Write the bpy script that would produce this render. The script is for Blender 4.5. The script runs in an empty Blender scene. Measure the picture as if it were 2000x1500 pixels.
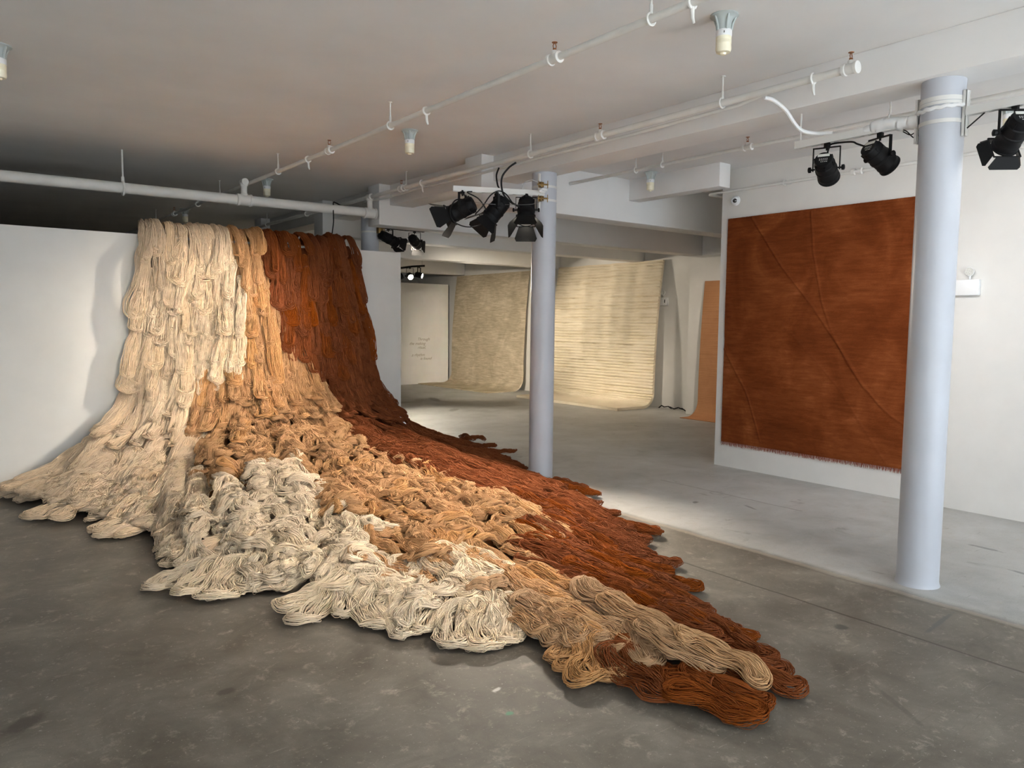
import bpy, bmesh, math, random
import numpy as np
from mathutils import Vector, Matrix, Euler

random.seed(11)
SC = bpy.context.scene
COL = SC.collection
PI = math.pi

# ------------------------------------------------------------------ helpers
def link(o, parent=None):
    COL.objects.link(o)
    if parent is not None:
        o.parent = parent
    return o

def tag(o, label=None, cat=None, group=None, kind=None):
    if label: o['label'] = label
    if cat: o['category'] = cat
    if group: o['group'] = group
    if kind: o['kind'] = kind
    return o

def empty(name, loc=(0, 0, 0), rot=None):
    o = bpy.data.objects.new(name, None)
    o.empty_display_size = .05
    o.location = loc
    if rot is not None:
        o.rotation_euler = rot
    return link(o)

class MB:
    """collects shapes and links them as one mesh object"""
    def __init__(self):
        self.bm = bmesh.new()
    def box(self, x0, x1, y0, y1, z0, z1, M=None, bevel=0):
        r = bmesh.ops.create_cube(self.bm, size=1)
        vs = r['verts']
        for v in vs:
            v.co = Vector((x0 + (v.co.x + .5) * (x1 - x0), y0 + (v.co.y + .5) * (y1 - y0), z0 + (v.co.z + .5) * (z1 - z0)))
        if bevel:
            es = list({e for v in vs for e in v.link_edges})
            rb = bmesh.ops.bevel(self.bm, geom=es, offset=bevel, segments=2, affect='EDGES', profile=.5)
            vs = list({v for f in rb['faces'] for v in f.verts} | {v for v in vs if v.is_valid})
        if M is not None:
            for v in vs: v.co = M @ v.co
        return self
    def tube(self, pts, r, n=10, caps=True, closed=False):
        pts = [Vector(p) for p in pts]
        rr = r if isinstance(r, (list, tuple)) else [r] * len(pts)
        rings = []
        t0 = (pts[1] - pts[0]).normalized()
        up = Vector((0, 0, 1)) if abs(t0.z) < .9 else Vector((1, 0, 0))
        b = t0.cross(up).normalized()
        m = len(pts)
        for i, p in enumerate(pts):
            if closed:
                t = (pts[(i + 1) % m] - pts[i - 1]).normalized()
            elif i == 0: t = t0
            elif i == m - 1: t = (pts[i] - pts[i - 1]).normalized()
            else: t = ((pts[i + 1] - p).normalized() + (p - pts[i - 1]).normalized()).normalized()
            b = (b - t * b.dot(t)).normalized()
            c = t.cross(b)
            rings.append([self.bm.verts.new(p + (b * math.cos(2 * PI * k / n) + c * math.sin(2 * PI * k / n)) * rr[i]) for k in range(n)])
        for i in range(m - 1 if not closed else m):
            A, B = rings[i], rings[(i + 1) % m]
            for k in range(n):
                f = self.bm.faces.new((A[k], A[(k + 1) % n], B[(k + 1) % n], B[k])); f.smooth = True
        if caps and not closed:
            self.bm.faces.new(rings[0][::-1]); self.bm.faces.new(rings[-1])
        return self
    def lathe(self, prof, M=None, n=24, caps=True, smooth=True):
        rings = []
        M = M or Matrix()
        for (r, z) in prof:
            rings.append([self.bm.verts.new(M @ Vector((r * math.cos(2 * PI * k / n), r * math.sin(2 * PI * k / n), z))) for k in range(n)])
        for A, B in zip(rings, rings[1:]):
            for k in range(n):
                f = self.bm.faces.new((A[k], A[(k + 1) % n], B[(k + 1) % n], B[k])); f.smooth = smooth
        if caps:
            self.bm.faces.new(rings[0][::-1]); self.bm.faces.new(rings[-1])
        return self
    def plate(self, corners, th):
        """a flat plate through the corner points, of thickness th"""
        P = [Vector(c) for c in corners]
        nrm = (P[1] - P[0]).cross(P[2] - P[0]).normalized() * th / 2
        a = [self.bm.verts.new(p + nrm) for p in P]; b = [self.bm.verts.new(p - nrm) for p in P]
        self.bm.faces.new(a); self.bm.faces.new(b[::-1])
        for i in range(len(P)):
            j = (i + 1) % len(P)
            self.bm.faces.new((a[j], a[i], b[i], b[j]))
        return self
    def build(self, name, mat, parent=None, origin=None, sharp=True):
        bmesh.ops.recalc_face_normals(self.bm, faces=self.bm.faces)
        me = bpy.data.meshes.new(name)
        if origin is not None:
            o3 = Vector(origin)
            for v in self.bm.verts: v.co -= o3
        self.bm.to_mesh(me); self.bm.free()
        if sharp:
            try: me.set_sharp_from_angle(angle=math.radians(40))
            except Exception: pass
        for m in (mat if isinstance(mat, (list, tuple)) else [mat]):
            me.materials.append(m)
        o = bpy.data.objects.new(name, me)
        if origin is not None: o.location = origin
        return link(o, parent)

def structure(name, mb, mat, label=None, cat=None, sub=None):
    o = mb.build(name, mat)
    tag(o, label, cat, None, 'structure')
    return o

def np_mesh(name, V, F, mat, parent=None, smooth=True, origin=None, F3=None):
    """quad mesh from arrays"""
    V = np.asarray(V, np.float32)
    if origin is not None:
        V = V - np.asarray(origin, np.float32)
    F = np.asarray(F, np.int32)
    me = bpy.data.meshes.new(name)
    me.vertices.add(len(V)); me.vertices.foreach_set('co', np.ascontiguousarray(V).ravel())
    me.loops.add(F.size); me.loops.foreach_set('vertex_index', np.ascontiguousarray(F).ravel())
    me.polygons.add(len(F)); me.polygons.foreach_set('loop_start', np.arange(0, F.size, F.shape[1], dtype=np.int32))
    me.update(calc_edges=True)
    if smooth:
        me.shade_smooth()
    for m in (mat if isinstance(mat, (list, tuple)) else [mat]):
        me.materials.append(m)
    o = bpy.data.objects.new(name, me)
    if origin is not None: o.location = [float(c) for c in origin]
    return link(o, parent)

# ------------------------------------------------------------------ materials
def lin(c):
    return tuple(((v / 255) / 12.92 if v / 255 <= .04045 else ((v / 255 + .055) / 1.055) ** 2.4) for v in c) + (1.0,)

class NT:
    def __init__(self, name):
        self.m = bpy.data.materials.new(name); self.m.use_nodes = True
        self.t = self.m.node_tree; self.n = self.t.nodes
        self.b = self.n['Principled BSDF']
        self.b.inputs['Specular IOR Level'].default_value = .3
    def node(self, typ, **kw):
        x = self.n.new(typ)
        for k, v in kw.items():
            if k in x.inputs: x.inputs[k].default_value = v
            else: setattr(x, k, v)
        return x
    def ln(self, a, b): self.t.links.new(a, b)
    def coords(self, kind='Object', scale=(1, 1, 1)):
        tc = self.node('ShaderNodeTexCoord'); mp = self.node('ShaderNodeMapping')
        mp.inputs['Scale'].default_value = scale
        self.ln(tc.outputs[kind], mp.inputs['Vector'])
        return mp.outputs['Vector']
    def noise(self, vec, scale, detail=4, rough=.55, dist=0):
        x = self.node('ShaderNodeTexNoise')
        x.inputs['Scale'].default_value = scale; x.inputs['Detail'].default_value = detail
        x.inputs['Roughness'].default_value = rough; x.inputs['Distortion'].default_value = dist
        self.ln(vec, x.inputs['Vector']); return x.outputs['Fac']
    def ramp(self, fac, stops):
        x = self.node('ShaderNodeValToRGB'); cr = x.color_ramp
        while len(cr.elements) < len(stops): cr.elements.new(.5)
        for e, (p, c) in zip(cr.elements, stops):
            e.position = p; e.color = c if len(c) == 4 else tuple(c) + (1,)
        self.ln(fac, x.inputs['Fac']); return x.outputs['Color']
    def math(self, op, a, b=None, c=None, clamp=False):
        x = self.node('ShaderNodeMath'); x.operation = op; x.use_clamp = clamp
        for i, v in enumerate((a, b, c)):
            if v is None: continue
            if isinstance(v, (int, float)): x.inputs[i].default_value = v
            else: self.ln(v, x.inputs[i])
        return x.outputs[0]
    def smooth(self, v, lo, hi):
        x = self.node('ShaderNodeMapRange'); x.interpolation_type = 'SMOOTHSTEP'
        x.inputs['From Min'].default_value = lo; x.inputs['From Max'].default_value = hi
        self.ln(v, x.inputs['Value']); return x.outputs['Result']
    def mix(self, fac, a, b, mode='MIX'):
        x = self.node('ShaderNodeMix'); x.data_type = 'RGBA'; x.blend_type = mode
        for i, v in ((0, fac), (6, a), (7, b)):
            if isinstance(v, (int, float)): x.inputs[i].default_value = v
            elif isinstance(v, tuple): x.inputs[i].default_value = v
            else: self.ln(v, x.inputs[i])
        return x.outputs[2]
    def bump(self, h, strength=.3, dist=.01):
        x = self.node('ShaderNodeBump'); x.inputs['Strength'].default_value = strength; x.inputs['Distance'].default_value = dist
        self.ln(h, x.inputs['Height']); self.ln(x.outputs['Normal'], self.b.inputs['Normal'])
    def color(self, c):
        if isinstance(c, tuple): self.b.inputs['Base Color'].default_value = c
        else: self.ln(c, self.b.inputs['Base Color'])
        return self
    def rough(self, r):
        if isinstance(r, (int, float)): self.b.inputs['Roughness'].default_value = r
        else: self.ln(r, self.b.inputs['Roughness'])
        return self

def paint(name, rgb, rough=.6, var=.04, scale=2.5, bump=.05, spec=.3):
    k = NT(name); v = k.coords()
    n = k.noise(v, scale, 5)
    c = lin(rgb); lo = tuple(x * (1 - var) for x in c[:3]) + (1,); hi = tuple(min(1, x * (1 + var)) for x in c[:3]) + (1,)
    k.color(k.ramp(n, [(.3, lo), (.7, hi)])).rough(rough)
    k.bump(k.noise(v, 160, 3), bump, .002)
    k.b.inputs['Specular IOR Level'].default_value = spec
    return k.m

def metal(name, rgb, rough=.4, metallic=1.0):
    k = NT(name); v = k.coords()
    c = lin(rgb); n = k.noise(v, 30, 3)
    k.color(k.ramp(n, [(.3, tuple(x * .85 for x in c[:3]) + (1,)), (.7, c)])).rough(rough)
    k.b.inputs['Metallic'].default_value = metallic
    return k.m

def emit(name, rgb, strength):
    k = NT(name); k.color(lin(rgb))
    k.b.inputs['Emission Color'].default_value = lin(rgb); k.b.inputs['Emission Strength'].default_value = strength
    return k.m

def yarn(name, rgb, var=.12):
    k = NT(name); v = k.coords()
    c = lin(rgb)
    oi = k.node('ShaderNodeObjectInfo')
    n = k.noise(v, 14, 4, .6)
    base = k.ramp(n, [(.25, tuple(x * (1 - var) for x in c[:3]) + (1,)), (.75, tuple(min(1, x * (1 + var)) for x in c[:3]) + (1,))])
    hs = k.node('ShaderNodeHueSaturation')
    k.ln(k.math('MULTIPLY_ADD', oi.outputs['Random'], .16, .92), hs.inputs['Value'])
    k.ln(k.math('MULTIPLY_ADD', oi.outputs['Random'], .12, .94), hs.inputs['Saturation'])
    k.ln(base, hs.inputs['Color'])
    k.color(hs.outputs['Color']).rough(.95)
    k.b.inputs['Specular IOR Level'].default_value = .02
    k.bump(k.noise(v, 420, 3, .7), .5, .002)
    return k.m

M = {}
M['wall'] = paint('white_wall_paint', (218, 217, 214))
M['ceil'] = paint('white_ceiling_paint', (224, 224, 224), .75, .05, 1.2)
M['column'] = paint('glossy_white_column_paint', (184, 188, 197), .36, .04, 3, .03, .35)
M['pipe'] = paint('white_pipe_paint', (216, 216, 213), .55, .06, 6, .1)
M['rail'] = paint('white_rail_paint', (214, 214, 212), .5, .04, 6)
M['black'] = paint('black_lamp_enamel', (13, 13, 15), .6, .15, 20, .02, .2)
M['flap'] = paint('black_flap_enamel', (15, 15, 16), .6, .15, 12, .02, .2)
M['cable'] = paint('black_cable_rubber', (14, 14, 15), .6, .1, 20)
M['sticker'] = paint('pale_sticker', (205, 205, 200), .5)
M['plastic'] = paint('white_plastic', (226, 228, 230), .35, .02, 8, .02, .45)
M['bulb'] = paint('cream_bulb_glass', (236, 230, 206), .35, .03, 20, .02, .5)
M['fixture'] = paint('grey_fixture_metal', (176, 184, 184), .45, .06, 14)
M['brass'] = metal('sprinkler_brass', (150, 98, 62), .45)
M['bronze'] = metal('clamp_bronze', (150, 122, 78), .5)
M['steel'] = metal('wire_steel', (150, 150, 150), .4)
M['lens'] = emit('lit_lamp_lens', (255, 244, 224), 14)
M['darklens'] = paint('dark_lens', (20, 20, 24), .1, .02, 5, 0, .6)
M['letter'] = paint('grey_vinyl_lettering', (150, 142, 126), .6)
M['cream'] = yarn('cream_wool', (224, 202, 174))
M['pale'] = yarn('pale_undyed_wool', (226, 207, 181))
M['tan'] = yarn('tan_wool', (192, 149, 106))
M['beige'] = yarn('beige_tan_wool', (190, 154, 118))
M['rust'] = yarn('rust_wool', (130, 71, 36))

# ------------------------------------------------------------------ camera (eye height 1.6 m)
cam = bpy.data.cameras.new('camera'); cam_o = link(bpy.data.objects.new('camera', cam))
cam.sensor_width = 36; cam.lens = 1490.0 / 2000 * 36; cam.clip_end = 80; cam.clip_start = .05
CR = ((0.792723, 0.041007, -0.608201), (-0.609497, 0.069960, -0.789696), (0.010166, 0.996707, 0.080452))
cam_o.matrix_world = Matrix.Translation((0, 0, 1.6)) @ Matrix(CR).to_4x4()
SC.camera = cam_o

# ------------------------------------------------------------------ floor material: worn concrete, poured in bays
k = NT('worn_concrete'); v = k.coords()
xyz = k.node('ShaderNodeSeparateXYZ'); k.ln(v, xyz.inputs[0])
X_, Y_ = xyz.outputs[0], xyz.outputs[1]
big = k.noise(v, .55, 5, .6, .4); mid = k.noise(v, 2.6, 8, .68, .5); fine = k.noise(v, 26, 6, .72)
wob = k.noise(v, 3.0, 6, .7)
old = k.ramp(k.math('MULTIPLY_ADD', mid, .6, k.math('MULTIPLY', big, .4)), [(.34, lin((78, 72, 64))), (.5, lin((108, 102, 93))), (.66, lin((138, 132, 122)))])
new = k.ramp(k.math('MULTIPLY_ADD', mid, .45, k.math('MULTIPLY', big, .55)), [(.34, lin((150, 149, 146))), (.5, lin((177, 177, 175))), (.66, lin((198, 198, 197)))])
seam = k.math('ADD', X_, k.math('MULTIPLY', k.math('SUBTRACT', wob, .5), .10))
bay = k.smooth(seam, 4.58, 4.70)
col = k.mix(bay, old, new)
# speckle
spk = k.smooth(fine, .60, .74)
col = k.mix(k.math('MULTIPLY', spk, .55), col, lin((84, 78, 70)))
spk2 = k.smooth(k.noise(v, 45, 3, .8), .62, .72)
col = k.mix(k.math('MULTIPLY', spk2, .5), col, lin((196, 192, 184)))
grit = k.noise(v, 190, 5, .85)
col = k.mix(k.math('MULTIPLY', k.smooth(grit, .52, .66), .45), col, lin((72, 66, 58)))
col = k.mix(k.math('MULTIPLY', k.smooth(k.noise(v, 9, 9, .78, .3), .54, .66), .34), col, lin((178, 170, 156)))
for q_, (an_, sc_, lo_, am_, cc_) in enumerate([(.35, (1.6, 40, 1), .68, .35, (196, 190, 178)), (1.25, (1.6, 46, 1), .69, .5, (70, 64, 56)), (-.25, (1.2, 26, 1), .66, .4, (80, 73, 65))]):
    mq = k.node('ShaderNodeMapping'); mq.inputs['Rotation'].default_value = (0, 0, an_); mq.inputs['Scale'].default_value = sc_; mq.inputs['Location'].default_value = (q_ * 3.1, q_ * 7.7, 0)
    k.ln(v, mq.inputs['Vector'])
    col = k.mix(k.math('MULTIPLY', k.smooth(k.noise(mq.outputs['Vector'], 1.9, 4, .65, 1.3), lo_, lo_ + .07), am_), col, lin(cc_))
# long wear scratches
mp = k.node('ShaderNodeMapping'); mp.inputs['Rotation'].default_value = (0, 0, .5); mp.inputs['Scale'].default_value = (1.2, 16, 1)
k.ln(v, mp.inputs['Vector'])
scr = k.smooth(k.noise(mp.outputs['Vector'], 3.2, 5, .7, .6), .63, .72)
col = k.mix(k.math('MULTIPLY', scr, .22), col, lin((190, 184, 172)))
mp2 = k.node('ShaderNodeMapping'); mp2.inputs['Rotation'].default_value = (0, 0, -.2); mp2.inputs['Scale'].default_value = (10, 1.2, 1); mp2.inputs['Location'].default_value = (3, 7, 0)
k.ln(v, mp2.inputs['Vector'])
scr2 = k.smooth(k.noise(mp2.outputs['Vector'], 2.5, 5, .7, .8), .64, .74)
col = k.mix(k.math('MULTIPLY', scr2, .3), col, lin((92, 86, 78)))
dk = k.smooth(k.noise(v, 4.2, 4, .6, 1.0), .62, .74)
col = k.mix(k.math('MULTIPLY', dk, .4), col, lin((98, 90, 82)))
def line_x(x0, w, wobble=.02, y0=None, y1=None):
    d = k.math('ABSOLUTE', k.math('SUBTRACT', k.math('ADD', X_, k.math('MULTIPLY', k.math('SUBTRACT', wob, .5), wobble * 2)), x0))
    f = k.math('SUBTRACT', 1, k.smooth(d, w * .4, w))
    if y0 is not None: f = k.math('MULTIPLY', f, k.math('MULTIPLY', k.math('GREATER_THAN', Y_, y0), k.math('LESS_THAN', Y_, y1)))
    return f
def spot(x, y, rx, ry, rot=0, edge=.5):
    dx = k.math('SUBTRACT', X_, x); dy = k.math('SUBTRACT', Y_, y)
    c, s = math.cos(rot), math.sin(rot)
    u = k.math('ADD', k.math('MULTIPLY', dx, c / rx), k.math('MULTIPLY', dy, s / rx))
    w = k.math('ADD', k.math('MULTIPLY', dx, -s / ry), k.math('MULTIPLY', dy, c / ry))
    d = k.math('SQRT', k.math('ADD', k.math('MULTIPLY', u, u), k.math('MULTIPLY', w, w)))
    d = k.math('ADD', d, k.math('MULTIPLY', k.math('SUBTRACT', k.noise(v, 22, 4, .7), .5), 1.1))
    return k.math('SUBTRACT', 1, k.smooth(d, 1 - edge, 1.05))
col = k.mix(k.math('MULTIPLY', line_x(4.60, .035, .03), .35), col, lin((188, 176, 158)))
joint = line_x(3.99, .012, .02)
col = k.mix(k.math('MULTIPLY', joint, .8), col, lin((70, 62, 54)))
col = k.mix(k.math('MULTIPLY', line_x(4.55, .008, .02, -3, 3.6), .5), col, lin((96, 84, 72)))
col = k.mix(k.math('MULTIPLY', line_x(5.95, .012, .03, 3.6, 5.2), .55), col, lin((104, 96, 90)))
for (x, y, rx, ry, rot, c, s) in [
        (3.81, 2.05, .055, .04, .3, (72, 70, 66), .8), (.25, 3.46, .11, .06, .7, (70, 62, 56), .75), (.97, 3.26, .05, .035, .2, (72, 66, 58), .75),
        (1.84, 2.386, .022, .018, 0, (92, 140, 110), .9), (4.30, 1.765, .26, .018, .1, (92, 90, 88), .8), (1.92, 2.58, .03, .014, .3, (206, 202, 196), .8),
        (5.45, 4.35, .05, .03, .4, (80, 76, 72), .7), (5.7, 3.95, .11, .02, 1.2, (92, 86, 82), .6), (6.05, 2.2, .14, .03, 1.5, (94, 92, 92), .6),
        (6.35, 1.75, .16, .05, 1.2, (104, 102, 100), .5), (5.62, 1.78, .16, .025, 1.4, (96, 95, 96), .6), (5.3, 1.65, .10, .04, .8, (110, 108, 108), .6),
        (2.6, 1.45, .12, .05, .5, (100, 94, 86), .5), (1.25, 2.55, .10, .06, .2, (92, 84, 76), .5), (.8, 4.1, .16, .1, .2, (96, 88, 80), .4), (3.2, 1.45, .22, .02, 1.0, (84, 78, 72), .5),
        (7.6, 11.6, .3, .1, .8, (110, 102, 90), .55), (8.3, 13.4, .5, .12, 1.2, (104, 98, 86), .6), (7.4, 13.2, .3, .2, .3, (112, 104, 92), .5)]:
    col = k.mix(k.math('MULTIPLY', spot(x, y, rx, ry, rot), s), col, lin(c))
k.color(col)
k.rough(k.math('MULTIPLY_ADD', mid, .3, k.math('MULTIPLY_ADD', bay, -.06, .42)))
k.b.inputs['Specular IOR Level'].default_value = .35
hh = k.math('SUBTRACT', k.math('MULTIPLY_ADD', fine, .25, mid), k.math('MULTIPLY', joint, 1.2))
k.bump(hh, .12, .01)
M['floor'] = k.m

# ------------------------------------------------------------------ room shell
H = 3.3
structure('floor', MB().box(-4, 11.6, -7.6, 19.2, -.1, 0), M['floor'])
structure('ceiling', MB().box(-4, 11.6, -7.6, 19.2, H, H + .12), M['ceil'])
structure('wall_partition', MB().box(-4, 4.70, 8.38, 8.50, 0, 2.44), M['wall'],
          'low white partition wall the yarn hangs over, open above its top edge', 'partition')
structure('wall_right', MB().box(7.13, 7.42, -7.6, 5.44, 0, H), M['wall'])
structure('wall_left', MB().box(-4.15, -4, -7.6, 8.5, 0, H), M['wall'])
M['light_absorber'] = paint('matt_light_absorber', (24, 24, 27), .9)  # unseen wall and floor behind the partition, blackened to keep the ceiling there dark
structure('wall_unseen_dark', MB().box(-4.15, -4, 8.5, 19.2, 0, H).box(-4, 4.4, 18.9, 19.0, 0, H), M['light_absorber'])
structure('floor_unseen_dark', MB().box(-4, 4.4, 8.52, 18.9, 0, .01), M['light_absorber'])
structure('wall_far', MB().box(11.211, 11.4, 3.6, 19.2, 0, H), M['wall'])
structure('wall_back', MB().box(-4, 11.4, 19.0, 19.2, 0, H), M['wall'])
structure('wall_passage', MB().box(7.42, 11.3, 3.5, 3.62, 0, H), M['wall'])
structure('wall_lettering', MB().box(4.6, 10.9, 16.92, 17.06, 0, 2.565), M['wall'],
          'free-standing white wall panel with grey lettering, far behind the partition', 'wall panel')
structure('wall_panel', MB().box(10.768, 11.205, 6.6, 8.87, 0, 2.6), M['wall'],
          'white wall panel behind the narrow brown rug, beyond the rust rug wall', 'wall panel')
# street front behind the visitor: piers and lintel around the shop windows that bring the daylight in
fr = MB()
for x0, x1 in ((-4, -2.4), (2.2, 2.6), (7.0, 7.13)): fr.box(x0, x1, -7.6, -7.45, 0, H)
fr.box(-4, 7.13, -7.6, -7.45, 2.95, H); fr.box(-4, 7.13, -7.6, -7.45, 0, .25)
structure('wall_front', fr, M['wall'])

def trim(n, b, label):
    mb = MB().box(*b, bevel=.004)
    o = mb.build('trim_%d' % n, M['ceil']); tag(o, label, 'beam', None, 'structure')
trim(1, (4.70, 5.03, -7.4, 12.85, 3.05, H), 'long white ceiling beam running above the three columns')
trim(2, (4.55, 11.2, 6.45, 6.75, 2.80, H), 'white cross beam just behind the middle column')
trim(3, (4.55, 10.83, 8.65, 8.95, 2.80, H), 'second white cross beam, above the partition end')
trim(4, (4.55, 11.2, 10.35, 10.65, 2.81, H), 'third white cross beam, behind the partition')
trim(5, (4.55, 11.2, 12.85, 13.15, 2.80, H), 'fourth white cross beam, in front of the beige rugs')
trim(6, (4.55, 11.2, 16.6, 16.9, 2.81, H), 'white soffit above the lettered wall panel')
trim(7, (6.69, 6.87, 5.15, 6.45, 3.05, H), 'short white beam stub near the top of the rust rug wall')
trim(8, (10.83, 11.2, 5.0, 8.95, 2.80, H), 'white soffit along the far wall above the brown rug panel')

# painted round columns
def column(x, y, label):
    prof = [(.128, 0), (.124, .012), (.12, .03)] + [(.12, z) for z in (.6, 1.2, 1.8, 2.4, 2.9)] + [(.12, 3.05)]
    o = MB().lathe(prof, n=48).build('column', M['column'], origin=(0, 0, 0))
    o.location = (x, y, 0)
    tag(o, label, 'column', 'round white columns', 'structure')
CX = 4.865
column(CX, 2.14, 'round white column in front of the rust rug, full height')
column(CX, 5.83, 'round white column standing behind the rust yarn, middle of the room')
column(CX, 9.52, 'grey-white column top showing above the partition end')

# ------------------------------------------------------------------ rugs
def poly_dist(P, line):
    """distance of each 2-D point to a polyline, and signed side"""
    best = np.full(len(P), 1e9)
    L = np.asarray(line, float)
    for a, b in zip(L, L[1:]):
        d = b - a; t = np.clip(((P - a) @ d) / (d @ d), 0, 1)
        best = np.minimum(best, np.linalg.norm(P - (a + t[:, None] * d), axis=1))
    return best

def sheet(name, prof, y0, y1, th, nu, nv, mat, disp=None, wav=None, parent=None, origin=None):
    """thick sheet: profile polyline (x, z) swept along y; disp(u, v) pushes the front face out"""
    prof = np.asarray(prof, float)
    s = np.r_[0, np.cumsum(np.linalg.norm(np.diff(prof, axis=0), axis=1))]
    sv = np.linspace(0, s[-1], nv)
    px = np.interp(sv, s, prof[:, 0]); pz = np.interp(sv, s, prof[:, 1])
    for _ in range(6):
        px[1:-1] = (px[:-2] + 2 * px[1:-1] + px[2:]) / 4; pz[1:-1] = (pz[:-2] + 2 * pz[1:-1] + pz[2:]) / 4
    tx = np.gradient(px); tz = np.gradient(pz); l = np.hypot(tx, tz); nx, nz = tz / l, -tx / l   # front normal
    sg = 1 if nx[0] < 0 else -1
    nx *= sg; nz *= sg
    u = np.linspace(0, 1, nu); yy = y0 + u * (y1 - y0)
    U, S = np.meshgrid(u, sv, indexing='ij')
    d = np.zeros_like(U) if disp is None else disp(U, S, y0 + U * (y1 - y0), s[-1])
    w = np.zeros_like(U) if wav is None else wav(U, S)
    Xf = px[None] + nx[None] * (th + d + w); Zf = pz[None] + nz[None] * (th + d)
    Yf = np.repeat(yy[:, None], nv, 1)
    Xb = px[None] + nx[None] * w; Zb = np.repeat(pz[None], nu, 0)
    A = np.stack([Xf, Yf, Zf], -1).reshape(-1, 3); B = np.stack([Xb, Yf, Zb], -1).reshape(-1, 3)
    V = np.r_[A, B]; n0 = nu * nv
    i, j = np.meshgrid(np.arange(nu - 1), np.arange(nv - 1), indexing='ij'); q = (i * nv + j).ravel()
    F = [np.stack([q, q + 1, q + nv + 1, q + nv], 1), np.stack([q + n0, q + nv + n0, q + nv + 1 + n0, q + 1 + n0], 1)]
    for e in (np.arange(nv - 1), (nu - 1) * nv + np.arange(nv - 1)):
        F.append(np.stack([e, e + 1, e + 1 + n0, e + n0], 1))
    for e in (np.arange(nu - 1) * nv, np.arange(nu - 1) * nv + nv - 1):
        F.append(np.stack([e, e + nv, e + nv + n0, e + n0], 1))
    o = np_mesh(name, V, np.concatenate(F), mat, parent, True, origin)
    bm = bmesh.new(); bm.from_mesh(o.data); bmesh.ops.recalc_face_normals(bm, faces=bm.faces); bm.to_mesh(o.data); bm.free()
    o.data.set_sharp_from_angle(angle=math.radians(60))
    return o

def rug_mat(name, stops, streak, rough=.95, bscale=300, vs=(1, 1, 1), bump=.5, spots=0, seed=0, wt=(.40, .33, .27)):
    k = NT(name); v = k.coords('Object', vs)
    mp = k.node('ShaderNodeMapping'); mp.inputs['Scale'].default_value = streak; mp.inputs['Location'].default_value = (seed, seed * 2, seed)
    k.ln(v, mp.inputs['Vector'])
    a = k.noise(mp.outputs['Vector'], 1.6, 7, .66, .5); b = k.noise(v, 1.7, 4, .55, .8); c = k.noise(v, bscale, 3, .7)
    f = k.math('ADD', k.math('MULTIPLY', a, wt[0]), k.math('ADD', k.math('MULTIPLY', b, wt[1]), k.math('MULTIPLY', c, wt[2])))
    k.color(k.ramp(f, stops)).rough(rough)
    k.b.inputs['Specular IOR Level'].default_value = .03
    k.bump(c, bump, .004)
    return k.m
M['rust_pile'] = rug_mat('rust_rug_pile', [(.36, lin((84, 40, 19))), (.48, lin((112, 56, 28))), (.57, lin((132, 72, 38))), (.68, lin((170, 106, 66)))], (1, 3.0, 26), bump=.6, wt=(.24, .46, .30))
M['rust_back'] = paint('rust_rug_backing', (74, 34, 18), .95)
M['fringe'] = paint('rose_rust_fringe', (140, 76, 58), .9, .1, 40)
M['plush'] = rug_mat('taupe_beige_pile', [(.36, lin((150, 138, 118))), (.5, lin((186, 173, 150))), (.62, lin((220, 208, 186)))], (1, 2.2, 20), seed=3)
M['ribbed'] = rug_mat('ivory_wool_pile', [(.3, lin((206, 193, 168))), (.5, lin((224, 212, 190))), (.7, lin((234, 224, 204)))], (1, 1, 5), seed=5)
M['jute'] = rug_mat('brown_woven_pile', [(.3, lin((152, 106, 74))), (.5, lin((178, 130, 94))), (.7, lin((196, 148, 110)))], (1, .5, 40), seed=8)

# rust rug flat on the right wall, raised crease lines
def yz(px):   # creases as (y, z) on the rug
    return px
creaseA = [(5.03, 2.755), (4.62, 2.18), (4.30, 1.82), (3.93, 1.34), (3.73, 1.05), (3.55, .86), (3.44, .77), (3.32, .70), (3.2, .65), (3.05, .60)]
creaseB = [(4.33, 2.735), (4.29, 2.33), (4.18, 1.84), (4.07, 1.56), (3.88, 1.24), (3.70, 1.0)]
creaseC = [(5.335, 1.42), (4.98, 1.02), (4.72, .60), (4.45, .30)]
creaseD = [(5.335, 1.33), (5.02, .86), (4.82, .34)]
creaseE = [(4.62, 1.62), (4.22, 1.25), (3.95, .98), (3.72, .66), (3.45, .30)]
root = empty('rust_rug', (7.13, 4.18, .27))
tag(root, 'large rust-orange wool rug hung flat on the right wall, crossed by raised creases', 'rug')
def rust_disp(U, S, Y, L):
    Z = 2.765 - S
    P = np.stack([Y.ravel(), Z.ravel()], 1)
    h = np.zeros(len(P))
    for ln_, a, w in ((creaseA, .0085, .011), (creaseB, .007, .010), (creaseC, -.005, .045), (creaseD, .006, .010), (creaseE, .004, .014)):
        d = poly_dist(P, ln_); h += a * np.exp(-(d / w) ** 2)
    rng = np.random.default_rng(4)
    h += .0025 * np.sin(P[:, 0] * 3.1 + 2 * np.sin(P[:, 1] * 2.3)) + .0006 * rng.standard_normal(len(P))
    top = np.clip((P[:, 1] - 2.72) / .045, 0, 1)
    h += top * .003 * np.sin(P[:, 0] * 90 + 4 * np.sin(P[:, 0] * 31))
    return h.reshape(U.shape)
p_ = [(7.128, 2.765), (7.128, 1.5), (7.128, .285)]
sheet('pile', p_, 3.05, 5.335, .026, 300, 330, M['rust_pile'], rust_disp, parent=None)
pile = bpy.data.objects['pile']; pile.parent = root; pile.matrix_parent_inverse = Matrix.Translation(-root.location)
rng = np.random.default_rng(9)
fm = MB()
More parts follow.
